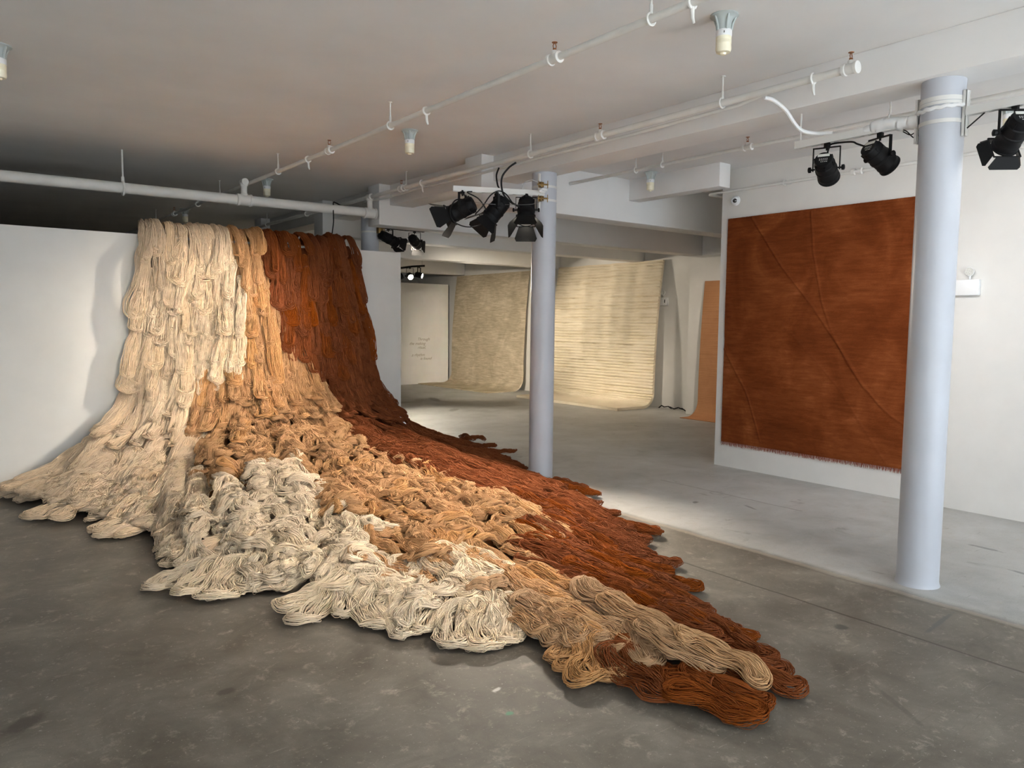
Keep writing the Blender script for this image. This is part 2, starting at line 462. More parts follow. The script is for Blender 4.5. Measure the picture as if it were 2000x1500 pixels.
for i in range(330):
    y = 3.06 + i * (5.33 - 3.06) / 329 + rng.uniform(-.002, .002)
    l = rng.uniform(.028, .05); dx = rng.uniform(-.012, .012)
    fm.tube([(7.108, y, .288), (7.106 + rng.uniform(-.004, .004), y + dx * .4, .288 - l * .5), (7.107, y + dx, .288 - l)], [.0026, .0024, .0018], 4, caps=False)
fo = fm.build('fringe', M['fringe']); fo.parent = root; fo.matrix_parent_inverse = Matrix.Translation(-root.location)
fo['label'] = 'rose-rust fringe along the lower edge'

# beige plush rug, hanging and running out over the floor
def drop_profile(xw, ztop, lean, xend, rad=.30):
    P = [(xw - .03, ztop)]
    for t in np.linspace(0, 1, 24)[1:]:
        z = ztop + (rad - ztop) * t
        P.append((xw - .03 - lean * (1 - (1 - t) ** 2), z))
    x0 = P[-1][0]
    for a in np.linspace(0, PI / 2, 14)[1:]:
        P.append((x0 - rad * (1 - math.cos(a)) * 1.0, rad - (rad - .004) * math.sin(a)))
    P.append((xend, .004))
    return P
def plush_disp(U, S, Y, L):
    r = np.random.default_rng(5)
    h = .004 * np.sin(U * 9 + 1.5 * np.sin(S * 3)) + .003 * np.sin(S * 7 + 4 * U) + .0012 * r.standard_normal(U.shape)
    return h
o = sheet('plush_rug', drop_profile(11.2, 2.79, .16, 9.98), 13.86, 16.90, .016, 120, 220, M['plush'], plush_disp,
          origin=(10.9, 15.4, 0))
tag(o, 'smooth taupe-beige rug hanging far back, left of the middle column', 'rug')
def ribs(U, S, Y, L):
    r = np.random.default_rng(6)
    n = 66
    ph = S / 3.9 * n
    row = np.floor(ph).astype(int)
    rowamp = r.uniform(.45, 1, 400)[np.clip(row, 0, 399)]
    br = .7 + .4 * np.sin(U * r.uniform(5, 26, 400)[np.clip(row, 0, 399)] + r.uniform(0, 6, 400)[np.clip(row, 0, 399)])
    f = ph - row
    groove = np.exp(-((f - .5) / .20) ** 2)
    h = -.034 * groove * rowamp * np.clip(br * 1.3, 0, 1) + .0015 * r.standard_normal(U.shape)
    flat = np.clip((S - 2.75) / .1, 0, 1)
    h = h * (1 - flat)
    h += .012 * np.sin(U * 21) * (1 - flat) + .008 * np.sin(U * 47 + 1) * (1 - flat)
    return h
o = sheet('ribbed_rug', drop_profile(11.2, 2.80, .20, 9.98), 9.80, 12.80, .05, 170, 900, M['ribbed'], ribs, origin=(10.9, 11.3, 0))
tag(o, 'thick ivory rug with uneven horizontal ribs hanging far back, right of the middle column', 'rug')
def weave(U, S, Y, L):
    return .0016 * np.sin(S * 2 * PI / .03) + .001 * np.sin(U * 7)
o = sheet('woven_rug', drop_profile(10.77, 2.345, .10, 10.17, .28), 7.2, 8.50, .008, 60, 330, M['jute'], weave, origin=(10.6, 7.85, 0))
tag(o, 'narrow brown woven rug on a white panel, partly hidden behind the rust rug wall', 'rug')

# lettering on the far panel
fnt = None
try:
    fnt = bpy.data.fonts.load('<builtin>')
except Exception:
    pass
LT = empty('wall_text', (9.98, 16.915, .9))
tag(LT, 'short grey italic poem lettering on the far white panel', 'lettering')
for txt, x, z, s in (('Through', 9.965, 1.115, .105), ('the making', 9.735, 1.005, .105), ('ritual,', 9.975, .905, .105), ('a rhythm', 9.80, .715, .105), ('is found', 10.05, .62, .105)):
    cu = bpy.data.curves.new('text_line', 'FONT'); cu.body = txt; cu.size = s; cu.shear = .35; cu.extrude = .0006
    to = bpy.data.objects.new('text_line', cu); COL.objects.link(to)
    to.parent = LT; to.location = (x - 9.98, 0.0035, z - .9); to.rotation_euler = (PI / 2, 0, 0)
    cu.materials.append(M['letter'])
    me_ = bpy.data.meshes.new_from_object(to); bpy.data.objects.remove(to); to = bpy.data.objects.new('text_line', me_); COL.objects.link(to)
    to.parent = LT; to.location = (x - 9.98, 0.0035, z - .9); to.rotation_euler = (PI / 2, 0, 0)

# ------------------------------------------------------------------ pipes under the ceiling
def hanger(root, p, rad, ztop=H, axis='y'):
    """clamp ring round a pipe and a threaded rod up to the ceiling"""
    x, y, z = p
    ring = [(x + (rad + .008) * math.cos(a), y, z + (rad + .008) * math.sin(a)) if axis == 'y' else (x, y + (rad + .008) * math.cos(a), z + (rad + .008) * math.sin(a)) for a in np.linspace(0, 2 * PI, 20, endpoint=False)]
    mb = MB().tube(ring, .007, 6, closed=True)
    mb.tube([(x, y, z + rad + .004), (x, y, z + rad + .05)], .010, 8)
    mb.tube([(x, y, z + rad + .04), (x, y, ztop)], .006, 8)
    mb.lathe([(.016, 0), (.016, .006)], Matrix.Translation((x, y, ztop - .006)), 12)
    o = mb.build('hanger', M['pipe'], origin=p); o.parent = root; o.matrix_parent_inverse = Matrix.Translation(-root.location)
def drop_clip(root, p, rad):
    x, y, z = p
    ring = [(x + (rad + .006) * math.cos(a), y, z + (rad + .006) * math.sin(a)) for a in np.linspace(0, 2 * PI, 16, endpoint=False)]
    mb = MB().tube(ring, .008, 6, closed=True)
    mb.tube([(x, y, z - rad), (x + .005, y, z - rad - .05), (x + .012, y - .004, z - rad - .075)], [.011, .009, .006], 8)
    o = mb.build('pipe_clip', M['pipe'], origin=p); o.parent = root; o.matrix_parent_inverse = Matrix.Translation(-root.location)
def sprinkler(root, p, rad):
    x, y, z = p
    mb = MB()
    Ry = Matrix.Translation((x, y, z)) @ Matrix.Rotation(PI / 2, 4, 'X')
    mb.lathe([(rad + .003, -.05), (rad + .013, -.046), (rad + .013, -.028), (rad + .007, -.024), (rad + .007, .024), (rad + .013, .028), (rad + .013, .046), (rad + .003, .05)], Ry, 20)
    mb.lathe([(.018, rad * .5), (.018, rad + .022), (.014, rad + .026)], Matrix.Translation((x, y, z)), 16)
    t = mb.build('sprinkler_tee', M['pipe'], origin=p); t.parent = root; t.matrix_parent_inverse = Matrix.Translation(-root.location)
    b = MB()
    z0 = z + rad + .024
    b.lathe([(.011, z0), (.011, z0 + .012), (.006, z0 + .014)], Matrix.Translation((x, y, 0)), 12)
    for s in (-1, 1):
        b.tube([(x + s * .008, y, z0 + .010), (x + s * .012, y, z0 + .026), (x + s * .004, y, z0 + .044)], .0028, 6)
    b.lathe([(.016, z0 + .044), (.017, z0 + .047), (.004, z0 + .049)], Matrix.Translation((x, y, 0)), 12)
    h = b.build('sprinkler_head', M['brass'], origin=(x, y, z0)); h.parent = t
    h.matrix_parent_inverse = Matrix.Translation(-(root.location + (Vector(p) - root.location)))
    h['label'] = 'brass sprinkler head pointing up'

def pipe_run(name, pts, rad, label):
    p0 = Vector(pts[0])
    o = empty(name, p0)
    tag(o, label, 'pipe')
    b = MB().tube(pts, rad, 16).build('pipe_tube', M['pipe'], origin=p0); b.parent = o
    b.location = (0, 0, 0)
    return o

r1 = pipe_run('sprinkler_pipe', [(2.95, 15.5, 3.12), (2.95, 1.2, 3.12)], .0205, 'thin white sprinkler pipe nearest the viewer, crossing the open ceiling above the yarn')
for y in (13.0, 10.7, 9.75, 7.8, 5.42, 2.72): hanger(r1, (2.95, y, 3.12), .0205)
for y in (7.03, 4.88, 2.46): drop_clip(r1, (2.95, y, 3.12), .0205)
for y in (11.9, 6.55, 3.46): sprinkler(r1, (2.95, y, 3.12), .0205)
r2 = pipe_run('sprinkler_pipe', [(4.42, 15.5, 3.12), (4.42, 2.46, 3.12)], .0235, 'white sprinkler pipe running alongside the long ceiling beam')
for y in (12.2, 10.6, 7.75, 5.5, 3.40): hanger(r2, (4.42, y, 3.12), .0235)
drop_clip(r2, (4.42, 2.72, 3.12), .0235); drop_clip(r2, (4.42, 7.4, 3.12), .0235)
for y in (7.86, 4.60, 2.48): sprinkler(r2, (4.42, y, 3.12), .0235)
cd = MB().tube([(4.47, 8.9, 3.10), (4.478, 8.3, 3.075), (4.47, 7.6, 3.09), (4.478, 6.6, 3.08), (4.47, 5.4, 3.085), (4.475, 4.3, 3.082), (4.46, 3.3, 3.09), (4.43, 3.05, 3.11)], .0125, 10).build('conduit', M['pipe'])
cd.parent = r2; cd.matrix_parent_inverse = Matrix.Translation(-r2.location)
r3 = pipe_run('sprinkler_pipe', [(5.75, 6.45, 3.14), (5.75, 1.0, 3.14)], .017, 'thin white sprinkler pipe between the long beam and the right wall')
for y in (5.46, 2.9): hanger(r3, (5.75, y, 3.14), .017)
hanger(r3, (5.75, 5.11, 3.14), .017)
sprinkler(r3, (5.75, 4.14, 3.14), .017)
r4 = pipe_run('wall_pipe', [(7.45, 5.56, 3.05), (7.06, 5.56, 3.05), (7.03, 5.53, 3.05), (7.03, 5.0, 3.05), (7.03, 1.2, 3.05)], .015, 'thin white pipe high along the right wall above the rust rug')
for y in (3.87, 3.80):
    g = MB().lathe([(.02, -.02), (.03, -.016), (.03, .016), (.02, .02)], Matrix.Translation((7.03, y, 3.05)) @ Matrix.Rotation(PI / 2, 4, 'X'), 16).build('coupling', M['pipe'], origin=(7.03, y, 3.05))
    g.parent = r4; g.matrix_parent_inverse = Matrix.Translation(-r4.location)
for y in (4.6, 2.5):
    mb = MB().box(7.03, 7.13, y - .012, y + .012, 3.045, 3.06)
    mb.tube([(7.03 + .028 * math.cos(a), y, 3.05 + .028 * math.sin(a)) for a in np.linspace(0, 2 * PI, 14, endpoint=False)], .006, 6, closed=True)
    g = mb.build('pipe_bracket', M['pipe'], origin=(7.08, y, 3.05)); g.parent = r4; g.matrix_parent_inverse = Matrix.Translation(-r4.location)
# the thick cross main
r5 = pipe_run('water_main_pipe', [(-3.9, 8.65, 2.895), (4.42, 8.65, 2.93)], .055, 'thick white pipe crossing level just above the partition top')
def fit(mb, p, axis, prof, n=20):
    Mx = Matrix.Translation(p) @ (Matrix.Rotation(PI / 2, 4, 'Y') if axis == 'x' else Matrix())
    mb.lathe(prof, Mx, n)
for x in (2.88, 4.42):
    mb = MB()
    fit(mb, (x, 8.65, 2.924), 'x', [(.056, -.085), (.068, -.08), (.068, -.06), (.062, -.055), (.062, .055), (.068, .06), (.068, .08), (.056, .085)])
    mb.lathe([(.045, 2.96), (.045, 2.99), (.034, 2.995), (.034, 3.075), (.042, 3.08), (.042, 3.11)], Matrix.Translation((x, 8.65, 0)), 18)
    mb.lathe([(.02, -.055), (.038, -.05), (.038, .05), (.02, .055)], Matrix.Translation((x if x < 4 else 4.42, 8.65, 3.12)) @ Matrix.Rotation(PI / 2, 4, 'X'), 18)
    g = mb.build('pipe_riser', M['pipe'], origin=(x, 8.65, 2.95)); g.parent = r5; g.matrix_parent_inverse = Matrix.Translation(-r5.location)
for x in (1.66, -1.4):
    mb = MB()
    mb.tube([(x, 8.65 + .062 * math.cos(a), 2.915 + .066 * math.sin(a)) for a in np.linspace(0, 2 * PI, 20, endpoint=False)], .011, 6, closed=True)
    mb.tube([(x, 8.65, 2.97), (x, 8.65, 3.03)], .016, 8); mb.tube([(x, 8.65, 3.0), (x, 8.65, 3.3)], .009, 8)
    g = mb.build('hanger', M['pipe'], origin=(x, 8.65, 2.95)); g.parent = r5; g.matrix_parent_inverse = Matrix.Translation(-r5.location)

# ------------------------------------------------------------------ bare-bulb ceiling fixtures
def bulb_fixture(x, y, label, first=[None]):
    if first[0] is None:
        e = empty('ceiling_bulb_fixture', (0, 0, 0))
        mb = MB().lathe([(.075, 0), (.078, -.008), (.060, -.016), (.044, -.03), (.038, -.06), (.040, -.085)], None, 28)
        for a in range(5):
            c = math.cos(a * 2 * PI / 5 + .4); s = math.sin(a * 2 * PI / 5 + .4)
            mb.tube([(c * .062, s * .062, -.012), (c * .046, s * .046, -.05), (c * .040, s * .040, -.085)], .007, 6)
        mb.build('lamp_holder', M['fixture'], e)
        MB().lathe([(.042, -.083), (.044, -.088), (.044, -.115), (.042, -.118)], None, 28).build('collar', M['plastic'], e)
        MB().lathe([(.0, 0), (.0065, .0), (.0065, .003), (.0, .003)], Matrix.Translation((-.035, -.026, -.102)) @ Matrix.Rotation(PI / 2, 4, 'Y') @ Matrix.Rotation(.6, 4, 'X'), 10, caps=False).build('sensor_eye', M['darklens'], e)
        MB().lathe([(.042, -.117), (.043, -.135), (.0415, -.137), (.043, -.155), (.0415, -.157), (.043, -.185), (.038, -.20), (.018, -.203), (.014, -.212), (.004, -.214)], None, 28).build('bulb', M['bulb'], e)
        first[0] = e
        o = e
    else:
        o = first[0].copy(); COL.objects.link(o)
        for ch in list(first[0].children):
            c = ch.copy(); COL.objects.link(c); c.parent = o
    o.location = (x, y, H)
    tag(o, label, 'ceiling light', 'bare-bulb ceiling fixtures')
bulb_fixture(3.57, 2.75, 'bare-bulb ceiling fixture nearest the viewer, beside the sprinkler pipe')
bulb_fixture(3.515, 6.10, 'bare-bulb ceiling fixture in the bright ceiling left of the middle column')
bulb_fixture(3.37, 9.29, 'bare-bulb ceiling fixture where the ceiling darkens above the thick cross pipe')
bulb_fixture(3.28, 12.6, 'bare-bulb ceiling fixture in the darkest ceiling behind the yarn')
bulb_fixture(.44, 5.89, 'bare-bulb ceiling fixture cut off by the left picture edge')
bulb_fixture(6.55, 5.99, 'bare-bulb ceiling fixture between the cross beam and the right wall')
bulb_fixture(6.62, 2.42, 'bare-bulb ceiling fixture half hidden behind the rail right of the near column')

# ------------------------------------------------------------------ theatre lamps
LIGHTS = []
def stage_lamp(name, mount, aim, label, R_=.083, L_=.245, drop=.16, flaps=None, sticker=False, lit=True, power=0, spot=60, warm=(1, .88, .73), blend=.6, yoke_w=1.18, group=None, pan=None):
    m = Vector(mount); a = Vector(aim).normalized()
    e = empty(name, m); tag(e, label, 'stage light', group)
    c = Vector((0, 0, -drop))
    x = Vector((0, 0, 1)).cross(a).normalized() if abs(a.z) < .98 else Vector((1, 0, 0))
    if pan is not None and abs(a.z) >= .98: x = Vector(pan).normalized()
    y = a.cross(x)
    B = Matrix((x, y, a)).transposed().to_4x4(); B.translation = c
    R, L = R_, L_
    body = MB().lathe([(R * .25, -L * .52), (R * .78, -L * .5), (R * .9, -L * .44), (R * .9, -L * .30), (R * .98, -L * .27), (R * .98, -L * .02), (R * 1.04, 0), (R * 1.04, L * .06), (R * .99, L * .08), (R * .99, L * .30), (R * 1.03, L * .32), (R * 1.03, L * .36), (R, L * .38), (R, L * .47), (R * 1.07, L * .48), (R * 1.07, L * .52), (R * .93, L * .52), (R * .9, L * .40)], B, 30, caps=False)
    for k in range(6):
        t = k * PI / 3 + .3
        body.box(R * .86, R * .99, -.004, .004, -L * .45, -L * .30, B @ Matrix.Rotation(t, 4, 'Z'))
    bo = body.build('housing', M['black'], e)
    bk = MB().lathe([(.001, -L * .525), (R * .4, -L * .525), (R * .4, -L * .515)], B, 16).build('rear_cap', M['black'], e)
    # yoke
    w = R * yoke_w
    hz = Vector((x.x, x.y, 0)).normalized()
    yk = MB()
    for s in (-1, 1):
        p0 = c + hz * w * s; p1 = Vector((0, 0, -.012)) + hz * w * s
        f = hz.cross(Vector((0, 0, 1)))
        for_ = [p0 + f * .011 - Vector((0, 0, .012)), p0 - f * .011 - Vector((0, 0, .012)), p1 - f * .011, p1 + f * .011]
        yk.plate(for_, .005)
    f = hz.cross(Vector((0, 0, 1)))
    q0 = Vector((0, 0, -.012)) - hz * (w + .003); q1 = Vector((0, 0, -.012)) + hz * (w + .003)
    yk.plate([q0 + f * .011, q0 - f * .011, q1 - f * .011, q1 + f * .011], .006)
    yk.build('yoke', M['black'], e)
    cl = MB().box(-.016, .016, -.016, .016, -.012, .022, bevel=.003); cl.tube([(0, 0, -.03), (0, 0, .03)], .007, 8)
    cl.build('clamp', M['black'], e)
    kB = Matrix((f, Vector((0, 0, 1)), hz)).transposed().to_4x4(); kB.translation = c
    for s in (-1, 1):
        kn = MB()
        kn.lathe([(.006, s * (w - .012)), (.006, s * (w + .012)), (.018, s * (w + .013)), (.019, s * (w + .028)), (.012, s * (w + .032))], kB, 12)
        kn.build('tilt_knob', M['black'], e)
    lens = MB().lathe([(.001, L * .44), (R * .55, L * .435), (R * .9, L * .41)], B, 24, caps=False).build('lens', M['lens'] if lit else M['darklens'], e)
    if flaps:
        for (ang, op, ln_) in flaps:     # angle round the axis, opening from the axis, length
            T = B @ Matrix.Rotation(ang, 4, 'Z')
            h0 = Vector((R * 1.03, 0, L * .53))
            d = Vector((math.sin(op), 0, math.cos(op)))
            b0, b1 = R * .82, R * 1.28
            pts = [h0 + Vector((0, -b0, 0)), h0 + Vector((0, b0, 0)), h0 + Vector((0, b1, 0)) + d * ln_ * .8, h0 + Vector((0, b1 * .86, 0)) + d * ln_, h0 + Vector((0, -b1 * .86, 0)) + d * ln_, h0 + Vector((0, -b1, 0)) + d * ln_ * .8]
            MB().plate([T @ p for p in pts], .0025).build('barn_door', M['flap'], e)
        fr_ = MB()
        s_ = R * 1.05
        for (p, q) in (((-s_, -s_), (s_, -s_)), ((s_, -s_), (s_, s_)), ((s_, s_), (-s_, s_)), ((-s_, s_), (-s_, -s_))):
            fr_.tube([B @ Vector((p[0], p[1], L * .53)), B @ Vector((q[0], q[1], L * .53))], .005, 6)
        fr_.build('barn_door_frame', M['flap'], e)
    if sticker:
        # rear plate with a pale sticker strip and small print rows
        MB().plate([B @ Vector(p) for p in ((-R * .55, R * .30, -L * .535), (R * .55, R * .30, -L * .535), (R * .55, R * .58, -L * .535), (-R * .55, R * .58, -L * .535))], .003).build('sticker', M['sticker'], e)
        pr = MB()
        rr = random.Random(3)
        for row, n in ((.02, 5), (-.13, 5), (-.32, 4)):
            for i in range(n):
                x0 = -R * .4 + i * R * .17
                pr.plate([B @ Vector(p) for p in ((x0, R * row, -L * .533), (x0 + R * rr.uniform(.06, .12), R * row, -L * .533), (x0 + R * .1, R * (row + .05), -L * .533), (x0, R * (row + .05), -L * .533))], .0015)
        pr.build('control_marks', M['sticker'], e)
        MB().lathe([(R * .80, -L * .53), (R * .84, -L * .50), (R * .84, -L * .44)], B, 30).build('rear_plate', M['black'], e)
    if power:
        ld = bpy.data.lights.new(name + '_beam', 'SPOT'); ld.energy = power; ld.spot_size = math.radians(spot); ld.spot_blend = blend
        ld.color = warm; ld.shadow_soft_size = R * 1.0
        lo = link(bpy.data.objects.new(name + '_beam', ld))
        lo.location = m + c + a * (L * .53)
        lo.rotation_euler = (-a).to_track_quat('Z', 'Y').to_euler()
        LIGHTS.append(lo)
    return e

def rail(name, p0, p1, w, h, label, extra=None):
    p0 = Vector(p0); p1 = Vector(p1); d = (p1 - p0); L = d.length; d.normalize()
    s = Vector((0, 0, 1)).cross(d).normalized(); u = d.cross(s)
    B = Matrix((d, s, u)).transposed().to_4x4(); B.translation = p0
    e = empty(name, p0); tag(e, label, 'lighting rail')
    Bi = B.copy(); Bi.translation = (0, 0, 0)
    mb = MB()
    t = .004
    mb.box(0, L, -w / 2, -w / 2 + t, -h / 2, h / 2, Bi); mb.box(0, L, w / 2 - t, w / 2, -h / 2, h / 2, Bi); mb.box(0, L, -w / 2 + t, w / 2 - t, h / 2 - t, h / 2, Bi)
    for q in np.arange(.08, L - .05, .1):
        mb.box(q, q + .03, -w / 2 + t, w / 2 - t, -h / 2, -h / 2 + t, Bi)
    mb.build('channel', M['rail'], e)
    return e
def add(root, mb, name, mat):
    o = mb.build(name, mat); o.parent = root; o.matrix_parent_inverse = Matrix.Translation(-root.location); return o

# rail on the middle column with three barn-door lamps
mr = rail('lighting_rail', (3.95, 6.06, 2.835), (4.77, 5.72, 2.835), .041, .05, 'short white lighting rail strapped to the middle column')
mc = (CX, 5.83)
def band(mb, cx, cy, z, r, w, n=40):
    mb.lathe([(r, z - w / 2), (r + .003, z - w / 2), (r + .003, z + w / 2), (r, z + w / 2)], Matrix.Translation((cx, cy, 0)), n, caps=False)
b = MB(); band(b, *mc, 2.91, .1205, .022); band(b, *mc, 2.78, .1205, .022); add(mr, b, 'strap', M['rail'])
b = MB()
for z in (2.91, 2.78):
    b.box(4.70, 4.74, 5.685, 5.725, z - .025, z + .025, bevel=.004); b.tube([(4.67, 5.70, z), (4.77, 5.66, z)], .008, 8)
    b.tube([(4.76, 5.655, z - .035), (4.76, 5.655, z + .035)], .004, 6); b.tube([(4.68, 5.69, z - .03), (4.68, 5.69, z + .03)], .004, 6)
add(mr, b, 'strap_buckle', M['bronze'])
b = MB(); b.box(4.715, 4.735, 5.73, 5.75, 2.66, 3.02); add(mr, b, 'upright_channel', M['rail'])
b = MB()
for i in range(4):
    b.tube([(4.70 + .035 * math.cos(t) + i * .004, 5.66 - i * .004, 2.842 + .014 * math.sin(t) + i * .004) for t in np.linspace(0, 2 * PI, 18, endpoint=False)], .0045, 6, closed=True)
add(mr, b, 'coiled_tie', M['plastic'])
FL = [(0, .7, .15), (PI / 2, .55, .15), (PI, .7, .15), (3 * PI / 2, .55, .15)]
G3 = 'barn-door lamps on the middle column rail'
stage_lamp('stage_light', (4.03, 6.02, 2.80), (-1.65, 2.1, -1.2), 'black barn-door stage light at the free rail end, turned toward the hanging yarn', flaps=FL, drop=.15, sticker=False, power=420, spot=54, group=G3, blend=1)
stage_lamp('stage_light', (4.33, 5.89, 2.80), (-1.75, .75, -2.3), 'black barn-door stage light in the middle of the column rail, tilted down toward the heap', flaps=FL, drop=.14, power=380, spot=76, group=G3, blend=1)
stage_lamp('stage_light', (4.60, 5.78, 2.80), (-1.0, -1.2, -2.6), 'black barn-door stage light closest to the middle column, its lower flap lit white', flaps=[(0, .55, .15), (PI / 2, .3, .15), (PI, .55, .15), (3 * PI / 2, .3, .15)], drop=.13, power=640, spot=80, group=G3, blend=1)
# rail on the far column, two lamps turned to the beige rugs
fr2 = rail('lighting_rail', (4.99, 9.36, 2.855), (5.62, 9.36, 2.855), .035, .02, 'thin dark lighting rail on the column above the partition end')
fr2.children[0].data.materials[0] = M['black']
b = MB(); b.box(4.90, 4.97, 9.33, 9.40, 2.78, 2.86, bevel=.006); b.tube([(4.94, 9.32, 2.74), (4.94, 9.32, 2.88)], .006, 8); b.tube([(4.975, 9.32, 2.76), (4.975, 9.32, 2.85)], .006, 8); add(fr2, b, 'strap_buckle', M['bronze'])
b = MB(); band(b, CX, 9.52, 2.80, .1205, .022); add(fr2, b, 'strap', M['rail'])
G2 = 'barn-door lamps above the partition end'
stage_lamp('stage_light', (5.06, 9.36, 2.84), (6.1, 1.9, -1.75), 'black stage light above the partition end, left of two, its front glowing', R_=.07, L_=.30, drop=.12, flaps=[(0, .2, .11), (PI / 2, .0, .14), (PI, .2, .11), (3 * PI / 2, .2, .11)], power=1000, spot=40, group=G2, blend=1, warm=(1, .87, .68))
stage_lamp('stage_light', (5.47, 9.36, 2.84), (5.7, 6.0, -1.9), 'black stage light above the partition end, right of two, drooping away', R_=.07, L_=.28, drop=.13, flaps=[(0, .2, .11), (PI / 2, .0, .14), (PI, .2, .11), (3 * PI / 2, .5, .11)], power=1900, spot=40, group=G2, blend=1, warm=(1, .87, .68))
# hanging bar far back
hb = empty('hanging_lighting_bar', (8.1, 14, 2.75)); tag(hb, 'black lighting bar hung on thin wires in front of the lettered panel', 'lighting bar')
b = MB().tube([(7.4, 14, 2.68), (7.88, 14, 2.70), (8.12, 14, 2.74), (8.42, 14, 2.77)], .022, 10); add(hb, b, 'bar_tube', M['black'])
b = MB().tube([(7.5, 14, 2.69), (7.5, 14, H)], .003, 5).tube([(8.36, 14, 2.77), (8.36, 14, H)], .003, 5); add(hb, b, 'hanging_wire', M['steel'])
stage_lamp('stage_light', (8.07, 14, 2.71), (-1.4, -5.0, -2.0), 'small round lamp on the far hanging bar, its white face toward the viewer', R_=.062, L_=.16, drop=.17, power=560, spot=80, blend=1, warm=(1, .89, .72), group='lamps on the far hanging bar')
stage_lamp('stage_light', (8.29, 14, 2.74), (2.6, -3.6, -1.1), 'small lamp at the right end of the far hanging bar, turned half aside', R_=.062, L_=.16, drop=.17, power=450, spot=75, blend=1, warm=(1, .87, .68), group='lamps on the far hanging bar')
stage_lamp('stage_light', (7.82, 14, 2.68), (-4, 2.0, -2.4), 'small dark lamp on the far hanging bar, half hidden by the partition edge', R_=.062, L_=.16, drop=.17, group='lamps on the far hanging bar', lit=False)
# long rail on the near column
nr = rail('lighting_rail', (CX - .02, 3.09, 2.84), (CX - .02, 2.26, 2.845), .045, .05, 'white lighting rail with two lamps, left of the near column')
b = MB(); b.tube([(CX - .02, 3.06, 2.86), (CX - .02, 3.06, H)], .006, 8); add(nr, b, 'support_rod', M['pipe'])
b = MB()
rt = random.Random(8)
ys = np.linspace(2.60, 2.27, 26)
b.tube([(CX - .02 + rt.uniform(-.003, .003), float(y), 2.850 + .010 * math.sin((2.6 - y) * 14) + rt.uniform(-.003, .003)) for y in ys], [float(.020 + .021 * min(1, (2.605 - y) / .07) + rt.uniform(-.003, .004)) for y in ys], 14)
add(nr, b, 'cloth_tape', M['plastic'])
b = MB()
for z, w in ((2.93, .026), (2.905, .018), (2.80, .022)): band(b, CX, 2.14, z, .1205, w)
add(nr, b, 'strap', M['rail'])
b = MB()
pts = [(CX + (.126 + .004 * math.sin(t * 9)) * math.cos(t), 2.14 + (.126 + .004 * math.sin(t * 9)) * math.sin(t), 2.885 + .012 * math.sin(t + 2) + .003 * math.sin(t * 14)) for t in np.linspace(0, 2 * PI, 70, endpoint=False)]
b.tube(pts, .012, 8, closed=True); add(nr, b, 'twisted_cord', M['plastic'])
for s in (-1, 1):
    b = MB()
    yy = 2.14 + s * .135
    b.box(CX - .03, CX + .01, yy - .008, yy - .004, 2.71, 2.97); b.box(CX - .03, CX - .026, yy - .012, yy + .012, 2.71, 2.97); b.box(CX + .006, CX + .01, yy - .012, yy + .012, 2.71, 2.97)
    add(nr, b, 'upright_channel', M['rail'])
nr2 = rail('lighting_rail', (CX - .02, 1.995, 2.845), (CX - .02, .9, 2.85), .045, .05, 'white lighting rail running out of the picture right of the near column')
b = MB().tube([(CX - .02, 1.99, 2.75), (CX - .02, 1.90, 2.82)], .004, 6); add(nr2, b, 'safety_wire', M['cable'])
stage_lamp('stage_light', (CX - .02, 2.86, 2.80), (2.3, .75, -1.15), 'black can lamp on the near rail, left of two, rear sticker toward the viewer', R_=.068, L_=.2, drop=.15, sticker=True, lit=True, power=58, spot=130, blend=1, warm=(1, .97, .95), group='can lamps on the near rail', yoke_w=1.25)
stage_lamp('stage_light', (CX - .02, 2.50, 2.80), (2.27, -.75, -1.35), 'black can lamp on the near rail, right of two, tilted sideways beside the column', R_=.068, L_=.2, drop=.13, sticker=True, lit=True, power=58, spot=130, blend=1, warm=(1, .97, .95), group='can lamps on the near rail', yoke_w=1.25)
stage_lamp('stage_light', (CX - .02, 1.745, 2.815), (2.28, 2.44, -2.2), 'black barn-door lamp cut off by the right picture edge', R_=.068, L_=.21, drop=.135, flaps=[(0, .5, .075), (PI / 2, .5, .075), (PI, .4, .075), (3 * PI / 2, .5, .075)], sticker=True, lit=True, power=40, spot=70, blend=1, warm=(1, .96, .92))

# added unseen rail overhead: its lamps brighten the hanging cream yarn and heap front
vr = rail('lighting_rail', (.7, .45, 3.02), (3.0, .45, 3.02), .045, .05, 'added white lighting rail above the viewer, unseen outside the picture')
b = MB(); b.tube([(.9, .45, 3.03), (.9, .45, H)], .006, 8).tube([(2.8, .45, 3.03), (2.8, .45, H)], .006, 8); add(vr, b, 'support_rod', M['pipe'])
FF = [(0, .5, .1), (PI / 2, .5, .1), (PI, .5, .1), (3 * PI / 2, .5, .1)]
stage_lamp('stage_light', (1.1, .45, 2.98), (1.5, 7.75, -1.62), 'added unseen black barn-door lamp above the viewer aimed at the hanging cream yarn', flaps=FF, power=1200, spot=26, blend=1)
stage_lamp('stage_light', (2.5, .45, 2.98), (-.35, 3.9, -2.6), 'added unseen black barn-door lamp above the viewer aimed at the front of the heap', flaps=FF, power=400, spot=50, blend=1)
stage_lamp('stage_light', (2.85, .45, 2.98), (.1, 4.4, -2.6), 'added unseen black barn-door lamp above the viewer aimed at the tan slope', flaps=FF, power=420, spot=42, blend=1)
